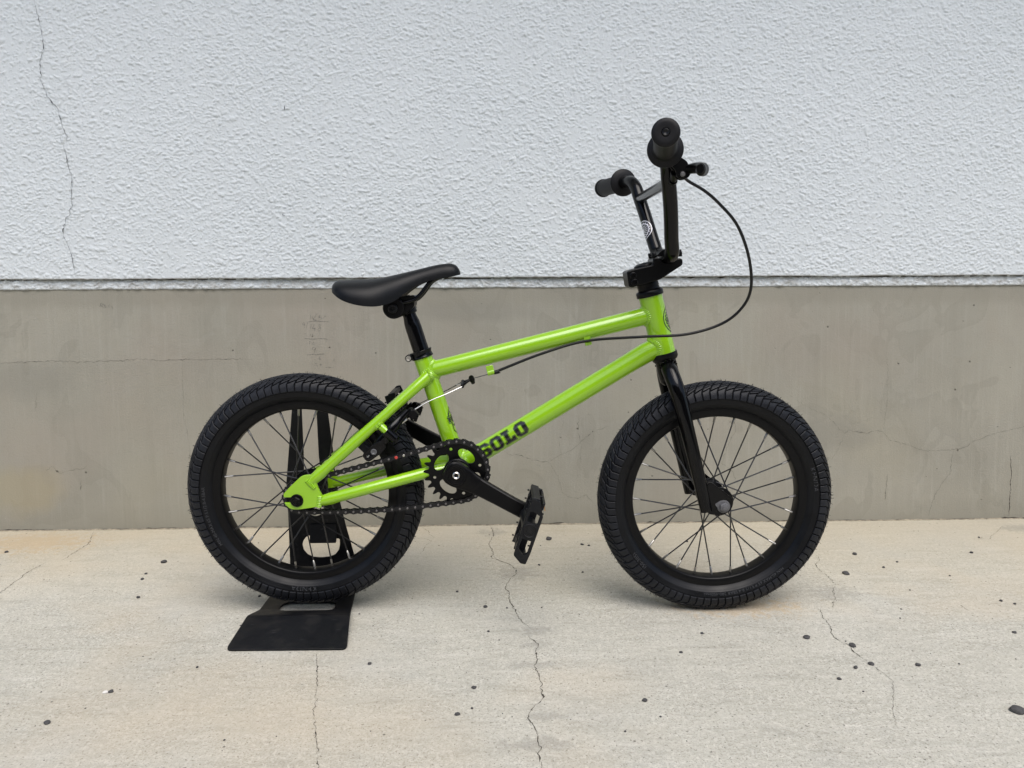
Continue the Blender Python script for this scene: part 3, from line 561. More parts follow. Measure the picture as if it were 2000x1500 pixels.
    for c, L, ln in ((Vector((.1329, -.009, .4735)), .012, .011), (Vector((-.0290, -.009, .4245)), .013, .012)):
        g = MB(); g.box(c+n*.001, ln, .006, .014, t, -n); g.tube([c+n*.006-t*ln*.5, c+n*.006+t*ln*.5], .0046, 16)
        g.build('cable_guide', 'green', o, bevel=.0006)
    return o
FR = frame()

# --- lettering on the frame
def varsity(ch):
    """block letter outlines in a 1 x 1 cell: list of rings"""
    c = .22
    if ch == 'O': return [[(c, 0), (1-c, 0), (1, c), (1, 1-c), (1-c, 1), (c, 1), (0, 1-c), (0, c)], [(.42, .24), (.37, .29), (.37, .71), (.42, .76), (.58, .76), (.63, .71), (.63, .29), (.58, .24)]]
    if ch == 'L': return [[(0, 0), (.96, 0), (.96, .40), (.70, .40), (.62, .29), (.56, .29), (.56, .76), (.66, .76), (.66, 1), (0, 1), (0, .76), (.16, .76), (.16, .24), (0, .24)]]
    return [[(c, 0), (1-c, 0), (1, c), (1, .42), (1-c*.8, .60), (.42, .60), (.37, .65), (.37, .71), (.42, .76), (.58, .76), (.63, .71), (.63, .66), (1, .66), (1, 1-c), (1-c, 1), (c, 1), (0, 1-c), (0, .58), (c*.8, .42), (.58, .42), (.63, .37), (.63, .29), (.58, .24), (.42, .24), (.37, .29), (.37, .35), (0, .35), (0, c)]]
def solo():
    W_, H_, step = .0228, .0262, .0238; letters = []
    for i, ch in enumerate('SOLO'): letters.append([[(i*step+x*W_, (y-.5)*H_) for x, y in ring] for ring in varsity(ch)])
    def shp(u, v):
        i = int(u/step)
        if i < 0 or i > 3: return -1
        L = letters[i]; ins = sum(inside(r, u, v) for r in L) % 2
        if not ins: return -1
        d = edge_dist(L, u, v); return -1 if .0008 < d < .0013 else 0
    up = Vector((-DA.z, 0, DA.x)); face = Vector((0, -1, 0)); r = .01665; a0 = R(8)
    def fn(u, v):
        a = a0+v/r; return DT0+DA*(.0335+u)+face*(math.cos(a)*r)+up*(math.sin(a)*r)
    decal('lettering', shp, 0, 4*step, -.0133, .0133, .0003, .00027, fn, ['decal'], FR)
solo()
def roundel(name, axis_p, axis, rad, center_dir, R0, mats, parent, root=None, thin=False):
    """round badge: outer ring, zigzag chain ring, broken inner figure"""
    ax = Vector(axis).normalized(); c = Vector(center_dir); c = (c-ax*c.dot(ax)).normalized(); s = ax.cross(c)
    def shp(u, v):
        q = math.hypot(u, v)/R0; a = math.atan2(v, u)
        if q > 1: return -1
        if q > .93: return 0
        if q > .80: return 1
        if q > .58:
            z = abs(((a*17/math.pi) % 2)-1); return 0 if abs((q-.69)/.11-(z*1.6-.8)) < .62 else 1
        if q > .52: return 1
        if abs(u) < .18*R0 and v < .1*R0: return 0
        return 0 if ((int(a*7+9) + int(q*9)) % 3 == 0) else 1
    def fn(u, v):
        b = v/rad; return Vector(axis_p)+ax*u+(c*math.cos(b)+s*math.sin(b))*rad
    if thin: f0 = shp; shp = lambda u, v: 0 if f0(u, v) == 0 else -1
    decal(name, shp, -R0, R0, -R0, R0, .0004, .0004, fn, mats, parent, root)
roundel('head_badge', HT0.lerp(HT1, .545), HA, .02005, (1, 0, 0), .0225, ['decal'], FR, thin=True)
def seat_badge():
    p = BB+SA*.078; c = Vector((SA.z, 0, -SA.x)); s = SA.cross(c); r = .01525
    def shp(u, v):
        w = abs(v)
        if -.004 < u < .009: # dark band with light letters
            if w > .0150+.002*((u+.004) % .006)/.006: return -1
            if abs(u+.0025) < .0006 or abs(u-.0072) < .0006: return -1
            k = (w % .006); return -1 if (-.001 < u < .0055 and .002 < k < .0045 and not (.0028 < k < .0038 and .0006 < u < .0042)) else 0
        if u >= .009:
            b = .0125*(1-((u-.009)/.014)**2) if u < .023 else 0
            if w > b: return -1
            if w > b-.0022: return 0
            return 0 if (.011 < u < .016 and (w % .005) > .0034) else -1
        b = .0095*(1-max(0, (-u-.016)/.009)**2) if u > -.025 else -1
        if w > b: return -1
        return 0 if (w > b-.0016 or u < -.0235 or ((-.011 < u < -.007) and w % .006 > .003)) else -1
    def fn(u, v): a = v/r; return p+SA*u+(c*math.cos(a)+s*math.sin(a))*r
    decal('seat_tube_badge', shp, -.027, .025, -.02, .02, .0004, .0004, fn, ['decal'], FR)
seat_badge()

# --- headset, fork, stem, bars
def headset():
    for h0, prof in ((0, [(.018, .0005), (.0218, 0), (.0222, -.003), (.0222, -.0085), (.0212, -.0100), (.0205, -.0120), (.016, -.0122)]), (1, [(.018, -.0005), (.0222, 0), (.0226, .002), (.0226, .0075), (.0214, .0095), (.0180, .0115), (.0176, .0155), (.0180, .016), (.0180, .0215), (.0176, .022), (.0176, .028), (.012, .028)])):
        m = MB(); m.lathe(prof, HT1 if h0 else HT0, HA, 40); m.build('headset_cup', 'satin', bike)
headset()
def fork():
    mb = MB(); crown = HT0-HA*.012
    mb.tube([crown, crown-HA*.022, crown-HA*.036, crown-HA*.042], [.0172, .0176, .0170, .012], 32)
    for s in (-1, 1):
        p = spline([(.2665, -.012*s, .4300), (.2705, -.0300*s, .4150), (.2768, -.0425*s, .3930), (.2855, -.0475*s, .3600), (.2963, -.0510*s, .3180), (.3120, -.0540*s, .2560), (.3275, -.0565*s, .1915)], 6)
        n = len(p); rr = [lerp_list([0, .12, .3, .55, .8, 1], [.0125, .0132, .0130, .0122, .0110, .0098], i/(n-1)) for i in range(n)]
        mb.tube(p, rr, 28)
        for k in range(14):
            a = math.pi*2*k/14; q = Vector((.2672, -.0165*s, .4285)); u, v, _ = frame_of(p[1]-p[0]); mb.ell(q+(u*math.cos(a)+v*math.sin(a))*.0132, u*.003, v*.003, Vector((0, .002, 0)), 6, 4)
    o = mb.build('fork', 'gloss', bike)
    dr = round_poly([(.3205, .2300), (.3330, .2420), (.3700, .2130), (.3712, .1990), (.3620, .1880), (.3450, .1845), (.3300, .1870)], [.004, .006, .010, .010, .010, .010, .004])
    for s in (-1, 1): obj('fork_dropout', plate_mesh('fork_dropout', dr, [circle(.355, .2, .0052, 16)], .006, 'gloss', lambda a, b, c, s=s: (a, -.0560*s+c, b), .0008), o)
    return o
fork()
BARC = Vector((.2622, 0, .6085))
def stem():
    body = [(.1945, .5845), (.1985, .5600), (.2035, .5585), (.2205, .5630), (.2496, .5712), (.2700, .5845), (.2858, .5950), (.2850, .6040), (.2790, .6060), (.2740, .6030), (.2650, .5985), (.2560, .5985), (.2490, .6030), (.2440, .6075), (.2365, .6050), (.2374, .5950), (.2067, .5885)]
    mb = MB(); mb.prism(round_poly(body, .0035, 3), -.0245, .0245)
    o = mb.build('stem', 'satin', bike, bevel=.0018)
    cap = round_poly([(.2372, .6085), (.2440, .6105), (.2500, .6170), (.2590, .6215), (.2680, .6205), (.2740, .6165), (.2830, .6150), (.2850, .6080), (.2790, .6085), (.2730, .6095), (.2620, .6000), (.2510, .6095), (.2440, .6085)], .0025, 3)
    m = MB(); m.prism(cap, -.0235, .0235); m.build('bar_clamp', 'satin', o, bevel=.0014)
    m = MB(); st = HT1+HA*.047; m.lathe([(.0165, -.006), (.0165, .003), (.0150, .0062), (.010, .0085), (.0, .0092)], st, HA, 32); m.build('top_cap', 'satin', o)
    for y in (-.0245,):
        for c in ((.2052, .5775), (.2077, .5668)):
            m = MB(); m.lathe([(.0058, -.001), (.0058, .0012), (.0046, .0022), (.0034, .0022), (.0032, .0004), (0, .0004)], (c[0], y, c[1]), (0, -1, 0), 20); m.build('bolt', 'satin', o)
    for c in ((.2815, .6150), (.2402, .6105)):
        for y in (-.015, .015):
            m = MB(); m.lathe([(.0042, -.004), (.0042, .003), (.0032, .0045), (0, .0045)], (c[0], y, c[1]), (-.25, 0, .97), 14); m.build('bolt', 'satin', o)
stem()
def bars():
    mb = MB(); half = [(.2622, .030, .6085), (.2620, .046, .6095), (.2600, .060, .6170), (.2560, .071, .6330), (.2470, .1015, .6790), (.2385, .1230, .7150), (.2345, .1340, .7330), (.2290, .1500, .7455), (.2230, .1720, .7495), (.2191, .1904, .7500), (.1954, .3020, .7524)]
    for s in (-1, 1): mb.tube(spline([(.2622, 0, .6085)]+[(x, -y*s, z) for x, y, z in half], 5), .0111, 24)
    o = mb.build('handlebar', 'gloss', bike)
    m = MB(); m.tube([(.2386, -.1205, .7140), (.2386, .1205, .7140)], .0082, 24); m.build('crossbar', 'gloss', o)
    a = Vector((.2560, .071, .6330)); b = Vector((.2470, .1015, .6790)); roundel('bar_badge', a.lerp(b, .50), b-a, .01135, (-1, -.12, 0), .0185, ['whitedecal', 'decal'], o)
    for s in (-1, 1):
        p0 = Vector((.2191, -.1885*s, .7500)); p1 = Vector((.1954, -.3050*s, .7526)); L = (p1-p0).length
        g = MB(); g.lathe([(.0112, -.004), (.0150, -.0035), (.0235, -.0018), (.0252, 0), (.0250, .0018), (.0225, .0034), (.0175, .0060), (.0160, .0095), (.0155, .015)]+[(.0155+(.0005 if i % 2 else 0), .018+i*.0023) for i in range(36)]+[(.0158, L-.010), (.0176, L-.008), (.0180, L-.005), (.0177, L-.0025), (.0158, L-.0010), (.0120, L-.0006), (.0056, L-.0012), (.0052, L-.0030), (0, L-.0030)], p0, p1-p0, 40)
        go = g.build('grip', 'grip', bike)
        e = MB(); e.lathe([(.0047, L-.0032), (.0047, L-.0012), (.0038, L-.0004), (.0028, L-.0014), (0, L-.0018)], p0, p1-p0, 16); e.build('end_plug', 'plastic', go)
    return o
HB = bars()
def lever():
    c = Vector((.2245, -.1660, .7487)); ax = Vector((.0032, -.0184, .0005)).normalized()
    f = Vector((.74, 0, -.67)).normalized(); up = Vector((.67, 0, .74)); y = Vector((0, 1, 0))
    m = MB(); m.lathe([(.0112, -.0075), (.0142, -.0075), (.0150, -.006), (.0150, .006), (.0142, .0075), (.0112, .0075)], c, ax, 28)
    # perch: two cheeks with a web, hinge knuckle, adjuster boss pointing inboard
    for q in (-.0060, .0060):
        pts = [(.010, .007), (.030, .0105), (.044, .004), (.047, -.004), (.042, -.0125), (.034, -.0155), (.026, -.0095), (.010, -.0085)]
        P = [c+f*a+up*b for a, b in round_poly(pts, .004, 3)]; n = len(P)
        m.add([p+y*(q-.0016) for p in P]+[p+y*(q+.0016) for p in P], [tuple(range(n)), tuple(range(2*n-1, n-1, -1))]+[(i, i+n, (i+1) % n+n, (i+1) % n) for i in range(n)])
    m.box(c+f*.020, .022, .012, .010, f, up)
    m.tube([c+f*.037-up*.0075-y*.009, c+f*.037-up*.0075+y*.009], .0048, 16)
    m.tube([c+f*.028-up*.010+y*.004, c+f*.033-up*.0125+y*.014, c+f*.036-up*.0135+y*.026], [.0058, .0058, .0044], 16)
    m.tube([c-f*.002-up*.016+y*.0, c+f*.006-up*.0125], .0040, 10)
    o = m.build('brake_lever', 'satin', bike, bevel=.0010)
    b = MB(); base = c+f*.036+up*.000
    path = spline([base, (.2605, -.178, .7260), (.2660, -.195, .7240), (.2650, -.220, .7190), (.2580, -.236, .7165), (.2540, -.246, .7162)], 6); N = len(path)
    b.tube(path, [lerp_list([0, .2, .6, .92, 1], [.0062, .0072, .0090, .0085, .0060], i/(N-1)) for i in range(N)], 18, squash=.80); b.build('lever_blade', 'satin', o)
    m = MB(); m.lathe([(.0034, 0), (.0034, .0024), (.0024, .0034), (0, .0034)], c+f*.037-up*.0075-y*.009, -y, 12); m.build('pivot_bolt', 'nut', o)
    m = MB(); m.lathe([(.0060, 0), (.0064, .002), (.0064, .006), (.0056, .0085), (.0040, .010)], c+f*.036-up*.0135+y*.026, f*.12-up*.05+y*1.0, 14); m.build('cable_adjuster', 'plastic', o)
lever()
def cable():
    pts = [(.2560, -.1380, .7240), (.2688, -.120, .7154), (.2933, -.115, .7026), (.3182, -.110, .6836), (.3492, -.100, .6525), (.3713, -.090, .6067), (.3818, -.075, .5596), (.374, -.060, .5272), (.345, -.050, .5007), (.2889, -.045, .4834), (.2161, -.035, .4788), (.1304, -.014, .4708), (.0586, -.012, .4505), (-.0137, -.011, .4225)]
    pts[0] = (.2540, -.140, .7225)
    o = MB().tube(spline(pts, 10), .00235, 12).build('brake_cable', 'housing', bike)
    t = (TT1-TT0).normalized(); e = Vector((-.0220, -.010, .4185))
    MB().tube([e-t*.0005, e+t*.009], .0035, 14).build('cable_ferrule', 'plastic', o, bevel=.0005)
    MB().tube([e+t*.008, e+t*.0125], .0014, 8).build('bare_wire', 'steel', o)
    h = Vector((-.0600, -.004, .4075)); MB().tube([e, h], .0007, 8).build('inner_wire', 'darkwire', o)
    # straddle hanger: small triangular yoke with a pinch bolt
    y = MB(); d = (Vector((-.0745, 0, .3990))-h).normalized()
    for s in (-1, 1): y.tube([h, h+d*.009+Vector((0, -.007*s, 0)), h+d*.0185+Vector((.0, -.009*s, -.002*s))], .0021, 10)
    y.tube([h+d*.0185+Vector((0, .010, .003)), h+d*.0185+Vector((0, -.010, -.003))], .0032, 12)
    y.lathe([(.0040, -.0055), (.0046, -.004), (.0046, .003), (.0036, .005), (0, .005)], h, (-.25, -.55, .80), 14); y.lathe([(.0036, 0), (.0036, .0095), (0, .0095)], h, (.25, .55, -.80), 6)
    y.build('cable_hanger', 'satin', o)
    e1 = h+d*.0185
    w1 = spline([e1+Vector((0, -.009, -.003)), (-.1000, -.0200, .3852), (-.1300, -.0262, .3735), (-.1560, -.0310, .3590)], 6)
    MB().tube(w1, .00085, 8).build('straddle_wire', 'wire', o)
    w2 = spline([e1+Vector((0, .009, .003)), (-.1010, .022, .3860), (-.1300, .030, .3710), (-.1560, .034, .3580)], 6)
    MB().tube(w2, .0008, 8).build('straddle_wire', 'darkwire', o)
    MB().tube([e1+Vector((-.001, .002, 0)), e1+Vector((-.011, .004, -.002))], .0007, 6).build('wire_tail', 'wire', o)
cable()

# --- seat
def seat():
    p0, p1 = Vector((-.1425, 0, .449)), Vector((-.1600, 0, .5070)); a = (p1-p0).normalized()
    m = MB(); m.tube([p0-a*.03, p0, p1-a*.012, p1-a*.004, p1+a*.006, p1+a*.040], [.0135, .0135, .0135, .0130, .0111, .0110], 32); o = m.build('seat_post', 'gloss', bike)
    # clamp head
    h = MB(); c = Vector((-.1850, 0, .5272))
    h.lathe([(.006, -.026), (.0165, -.026), (.0178, -.0245), (.0178, -.008), (.0140, -.007), (.0140, .007), (.0178, .008), (.0178, .0245), (.0165, .026), (.006, .026)], c, (0, 1, 0), 36)
    h.prism(round_poly([(-.1995, .5330), (-.2070, .5420), (-.1500, .5480), (-.1520, .5290), (-.1680, .5160)], .004), -.020, .020)
    h.tube([p1+a*.010, p1+a*.030], .0142, 28)
    h.build('saddle_clamp', 'satin', o, bevel=.0012)
    b = MB(); b.lathe([(.0078, 0), (.0078, .003), (.0066, .0042), (.0040, .0042), (.0036, .0015), (0, .0015)], c+Vector((-.001, -.026, -.001)), (0, -1, 0), 24); b.build('clamp_bolt', 'plastic', o)
    # saddle shell by cross-sections
    X = [-.2842, -.2815, -.2756, -.2640, -.2452, -.2209, -.2005, -.1799, -.1633, -.1421, -.1127, -.0930, -.0830, -.0785, -.0768]
    T = [.5640, .5690, .5718, .5728, .5735, .5744, .5775, .5818, .5856, .5906, .5972, .5988, .5952, .5890, .5845]
    B_ = [.5590, .5545, .5500, .5425, .5355, .5313, .5321, .5393, .5522, .5655, .5736, .5772, .5795, .5805, .5812]
    Wd = [.0200, .0370, .0490, .0590, .0640, .0640, .0575, .0450, .0345, .0262, .0212, .0192, .0160, .0110, .0060]
    n = 60; k = 22; vs = []; fs = []
    for i in range(n+1):
        t = i/n; x = X[0]+(X[-1]-X[0])*(.5-.5*math.cos(math.pi*t)); tz, bz, w = (smooth_list(X, q, x) for q in (T, B_, Wd))
        for j in range(k+1):
            aa = -math.pi/2+math.pi*j/k; s, cc = math.sin(aa), max(0, math.cos(aa))
            vs.append((x, w*math.copysign(abs(s)**.85, s), bz+(tz-bz)*cc**.75))
        vs.append((x, w*.93, bz+.0015)); vs.append((x, 0, bz+(tz-bz)*.35)); vs.append((x, -w*.93, bz+.0015))
    q = k+4
    for i in range(n):
        for j in range(q): fs.append((i*q+j, (i+1)*q+j, (i+1)*q+(j+1) % q, i*q+(j+1) % q))
    fs += [tuple(range(q)), tuple(range(n*q+q-1, n*q-1, -1))]
    sm = MB().add(vs, fs); so = sm.build('saddle', 'saddle', bike, sharp=60)
    for s in (-1, 1):
        rl = spline([(-.1080, -.010*s, .5780), (-.1251, -.016*s, .5690), (-.1405, -.020*s, .5498), (-.1541, -.021*s, .5391), (-.1759, -.022*s, .5350), (-.2009, -.023*s, .5351), (-.2300, -.026*s, .5420), (-.2480, -.030*s, .5520)], 6)
        MB().tube(rl, .0034, 12).build('rail', 'gloss', so)
    # seat collar
    m = MB(); m.lathe([(.0136, -.001), (.0180, -.001), (.0186, .001), (.0174, .004), (.0174, .007), (.0188, .0105), (.0188, .012), (.0136, .012)], ST1+SA*-.0015, SA, 36)
    u = Vector((-SA.z, 0, SA.x)); c = ST1+SA*.0045+u*.0215
    m.box(c-u*.006, .014, .020, .0095, u, SA); m.tube([c+Vector((0, -.0125, 0)), c+Vector((0, .0125, 0))], .0058, 20)
    co = m.build('seat_collar', 'gloss', bike, bevel=.0006)
    b = MB(); b.lathe([(.0044, 0), (.0044, .0016), (.0030, .0016), (.0026, .0004), (0, .0004)], c+Vector((0, -.0126, 0)), (0, -1, 0), 18); b.build('bolt', 'steel', co)
seat()

# --- wheels: everything local to the axle, shared between the two wheels
def tyre_pt(phi, ang, lift=0.0):
    rr = .1745+(.0238+lift)*math.cos(phi); return Vector((rr*math.cos(ang), (.0245+lift)*math.sin(phi), rr*math.sin(ang)))
def tyre_meshes():
    mb = MB(); prof = []
    for i in range(81):
        d = -152+3.8*i; ph = R(d); lift = .0007 if 93 < abs(d) < 97.5 else (.0006 if 111 < abs(d) < 115 else 0)
        prof.append((.1745+(.0238+lift)*math.cos(ph), (.0245+lift)*math.sin(ph)))
    mb.lathe(prof, (0, 0, 0), (0, 1, 0), 128)
    for i, f in enumerate(mb.f):
        if 16 <= i//128 < 64: mb.m[i] = 1
    tyre = mb.mesh('tyre', ['tyre', 'groove'], 60)
    tr = MB(); rnd = random.Random(2); N = 90; st = 2*math.pi/N
    def skew(ph): return -st*1.5*max(0, (62-ph)/62)**1.15
    def block(side, lo, hi, tlo, thi, a0, a1, lift):
        """lo / hi: section angles of the block's edges; tlo / thi: their slant along the block"""
        ns = 3; vs = []
        for L, sh in ((-.0008, 0), (lift*.82, 0), (lift, .06)):
            for j in range(ns+1):
                for u in (0, 1):
                    t = sh+(1-2*sh)*j/ns; uu = sh+(1-2*sh)*u; ph = (lo+tlo*(uu-.5))*(1-t)+(hi+thi*(uu-.5))*t
                    vs.append(tyre_pt(R(ph)*side, a0+(a1-a0)*uu+skew(ph), L))
        w = 2*(ns+1); fs = []
        for lv in range(2):
            o = lv*w
            for j in range(ns): fs += [(o+2*j, o+2*j+2, o+w+2*j+2, o+w+2*j), (o+2*j+1, o+w+2*j+1, o+w+2*j+3, o+2*j+3)]
            fs += [(o, o+w, o+w+1, o+1), (o+2*ns, o+2*ns+1, o+w+2*ns+1, o+w+2*ns)]
        o = 2*w; fs += [(o+2*j, o+2*j+2, o+2*j+3, o+2*j+1) for j in range(ns)]
        tr.add(vs, fs if side > 0 else [f[::-1] for f in fs])
    for k in range(N):
        e = st*.075
        for side in (-1, 1):
            a = k*st+(st*.5 if side > 0 else 0); b = a+st-e; a += e; z = rnd.uniform(-.0002, .0002)
            block(side, 55, 91, 13, 0, a, b, .0030+z)
            if k % 2: block(side, 30, 51, 9, 13, a, b, .0030+z)
            else: block(side, 30, 39.5, 9, 11, a, b, .0029+z); block(side, 42, 51, 11, 13, a, b, .0030+z)
            block(side, 15.5, 27, 6, 9, a, b, .0029+z); block(side, 1.5, 13, 2, 6, a, b, .0030+z)
    tread = tr.mesh('tread', 'tread', 30)
    hr = MB()
    for k in range(420):
        a = rnd.uniform(0, 2*math.pi); ph = R(rnd.choice([-54, -52, -28, -29, 14, 0, -14, 28, 29, 52, 54])+rnd.uniform(-2, 2)); p = tyre_pt(ph, a, .0024); n = (tyre_pt(ph, a, .02)-p).normalized(); t = Vector((-math.sin(a), 0, math.cos(a)))
        L = rnd.uniform(.0022, .0052); hr.tube([p, p+n*L*.6+t*rnd.uniform(-.0008, .0008), p+n*L+t*rnd.uniform(-.0016, .0016)], [.00038, .00034, .0002], 5)
    hair = hr.mesh('vent_hairs', 'tread', 60)
    return tyre, tread, hair
def rim_mesh():
    m = MB(); q = [(.1575, .0128), (.1590, .0146), (.1560, .0150), (.1500, .0146), (.1440, .0140), (.1426, .0130), (.1416, .0105), (.1409, .004)]
    prof = q+[(r, -y) for r, y in q[::-1]]+[(.1500, -.0120), (.1500, .0120)]
    m.lathe(prof, (0, 0, 0), (0, 1, 0), 128, closed=True); return m.mesh('rim', 'rim', 40)
def spoke_mesh(side, lead, fl, fr):
    """head at the hub flange, nipple at the rim at angle 0"""
    off = R(78)*lead; h = Vector((fr*math.cos(off), -fl*side+(.0016 if lead > 0 else -.0016)*side, fr*math.sin(off))); n = Vector((.1418, -.0022*side, 0)); d = (n-h).normalized()
    m = MB(); m.tube([h-d*.002, n-d*.012], .00122, 8); m.tube([n-d*.0145, n-d*.013, n-d*.004, n+d*.001], [.0012, .0019, .0021, .0022], 8, 1); return m.mesh('spoke', ['spoke', 'nipple'])
def hub_mesh(fl, fr, axle, rear=False):
    m = MB(); t = .0022
    m.lathe([(.0055, -.050), (.009, -.050), (.0105, -.044), (.0115, -fl-.004), (fr+.0035, -fl-t), (fr+.0042, -fl), (fr+.0035, -fl+t), (.0145, -fl+.006), (.0125, -fl+.012), (.0125, fl-.012), (.0145, fl-.006), (fr+.0035, fl-t), (fr+.0042, fl), (fr+.0035, fl+t), (.0115, fl+.004), (.0105, .044), (.009, .050), (.0055, .050)], (0, 0, 0), (0, 1, 0), 36)
    m.tube([(0, -axle+.006, 0), (0, axle-.006, 0)], .0044, 16); return m.mesh('hub', 'satin')
TYRE = tyre_meshes(); RIM = rim_mesh()
SP = {(s, l, fr): spoke_mesh(s, l, .031, fr) for s in (-1, 1) for l in (-1, 1) for fr in (.0205, .0255)}
def wheel(center, offset, label, axle, texts):
    w = empty('wheel', center, bike); w['label'] = label
    ty = obj('tyre', TYRE[0], w); rm = obj('rim', RIM, w); tag(obj('tread', TYRE[1], w), kind='stuff'); tag(obj('vent_hairs', TYRE[2], w), kind='stuff')
    fr = .0205 if axle < .07 else .0255; obj('hub', hub_mesh(.031, fr, axle), w)
    for k in range(28):
        side = 1 if k % 2 == 0 else -1; lead = 1 if (k//2) % 2 == 0 else -1
        o = obj('spoke', SP[(side, lead, fr)], w); o.rotation_euler = (0, -(offset+2*math.pi*k/28), 0)
    for body, size, mid, rad in texts:
        def fn(a, b, c, mid=mid, rad=rad):
            # tops of the letters point outwards, reading clockwise seen from the drive side
            ang = mid-a/rad; q = rad+b; ph = math.acos(max(-1, min(1, (q-.1745)/.0238))); y = -(.0245*math.sin(ph)+.0001+c*1.2); return (q*math.cos(ang), y, q*math.sin(ang))
        obj('tyre_lettering', text_mesh('tyre_lettering', body, size, fn, 'emboss', .0002, 1.05), w)
    # axle nuts
    for s in (-1, 1):
        m = MB(); y = -axle*s; d = (0, -s, 0)
        yy = -(.064 if axle > .07 else .059)*s
        m.lathe([(.0052, 0), (.0105, 0), (.0108, .0012), (.0102, .0022), (.0052, .0024)], (0, yy, 0), d, 28)
        m.lathe([(.0078, .0022), (.0080, .0030), (.0080, .0072), (.0066, .0086), (.0046, .0088)], (0, yy, 0), d, 6)
        m.lathe([(.0045, .004), (.0045, abs(y)-abs(yy)-.0015), (.0036, abs(y)-abs(yy)), (0, abs(y)-abs(yy))], (0, yy, 0), d, 16)
        m.build('axle_nut', 'nut' if axle < .07 else 'satin', w)
    return w
WF = wheel(HF, R(180.5), 'front wheel', .0692, [('MIN.40-MAX.65 P.S.I.(2.8-4.5BAR 280-450kpa)', .0072, R(-71), .1650), ('(50-305)', .0092, R(-141), .1652), ('KENDA', .0125, R(12), .1640)])
WR = wheel(HR, R(183.3), 'rear wheel', .0745, [('KENDA', .0125, R(-92), .1640), ('MIN.40-MAX.65 P.S.I.(2.8-4.5BAR', .0072, R(-166), .1652)])
# tab washer on the front axle
m = MB(); m.prism(round_poly([(-.0150, .0040), (-.0040, .0105), (.0060, .0098), (.0105, .0040), (.0100, -.0045), (.0040, -.0105), (-.0035, -.0098)], .003), -.0605, -.0590); m.build('tab_washer', 'nut', WF)

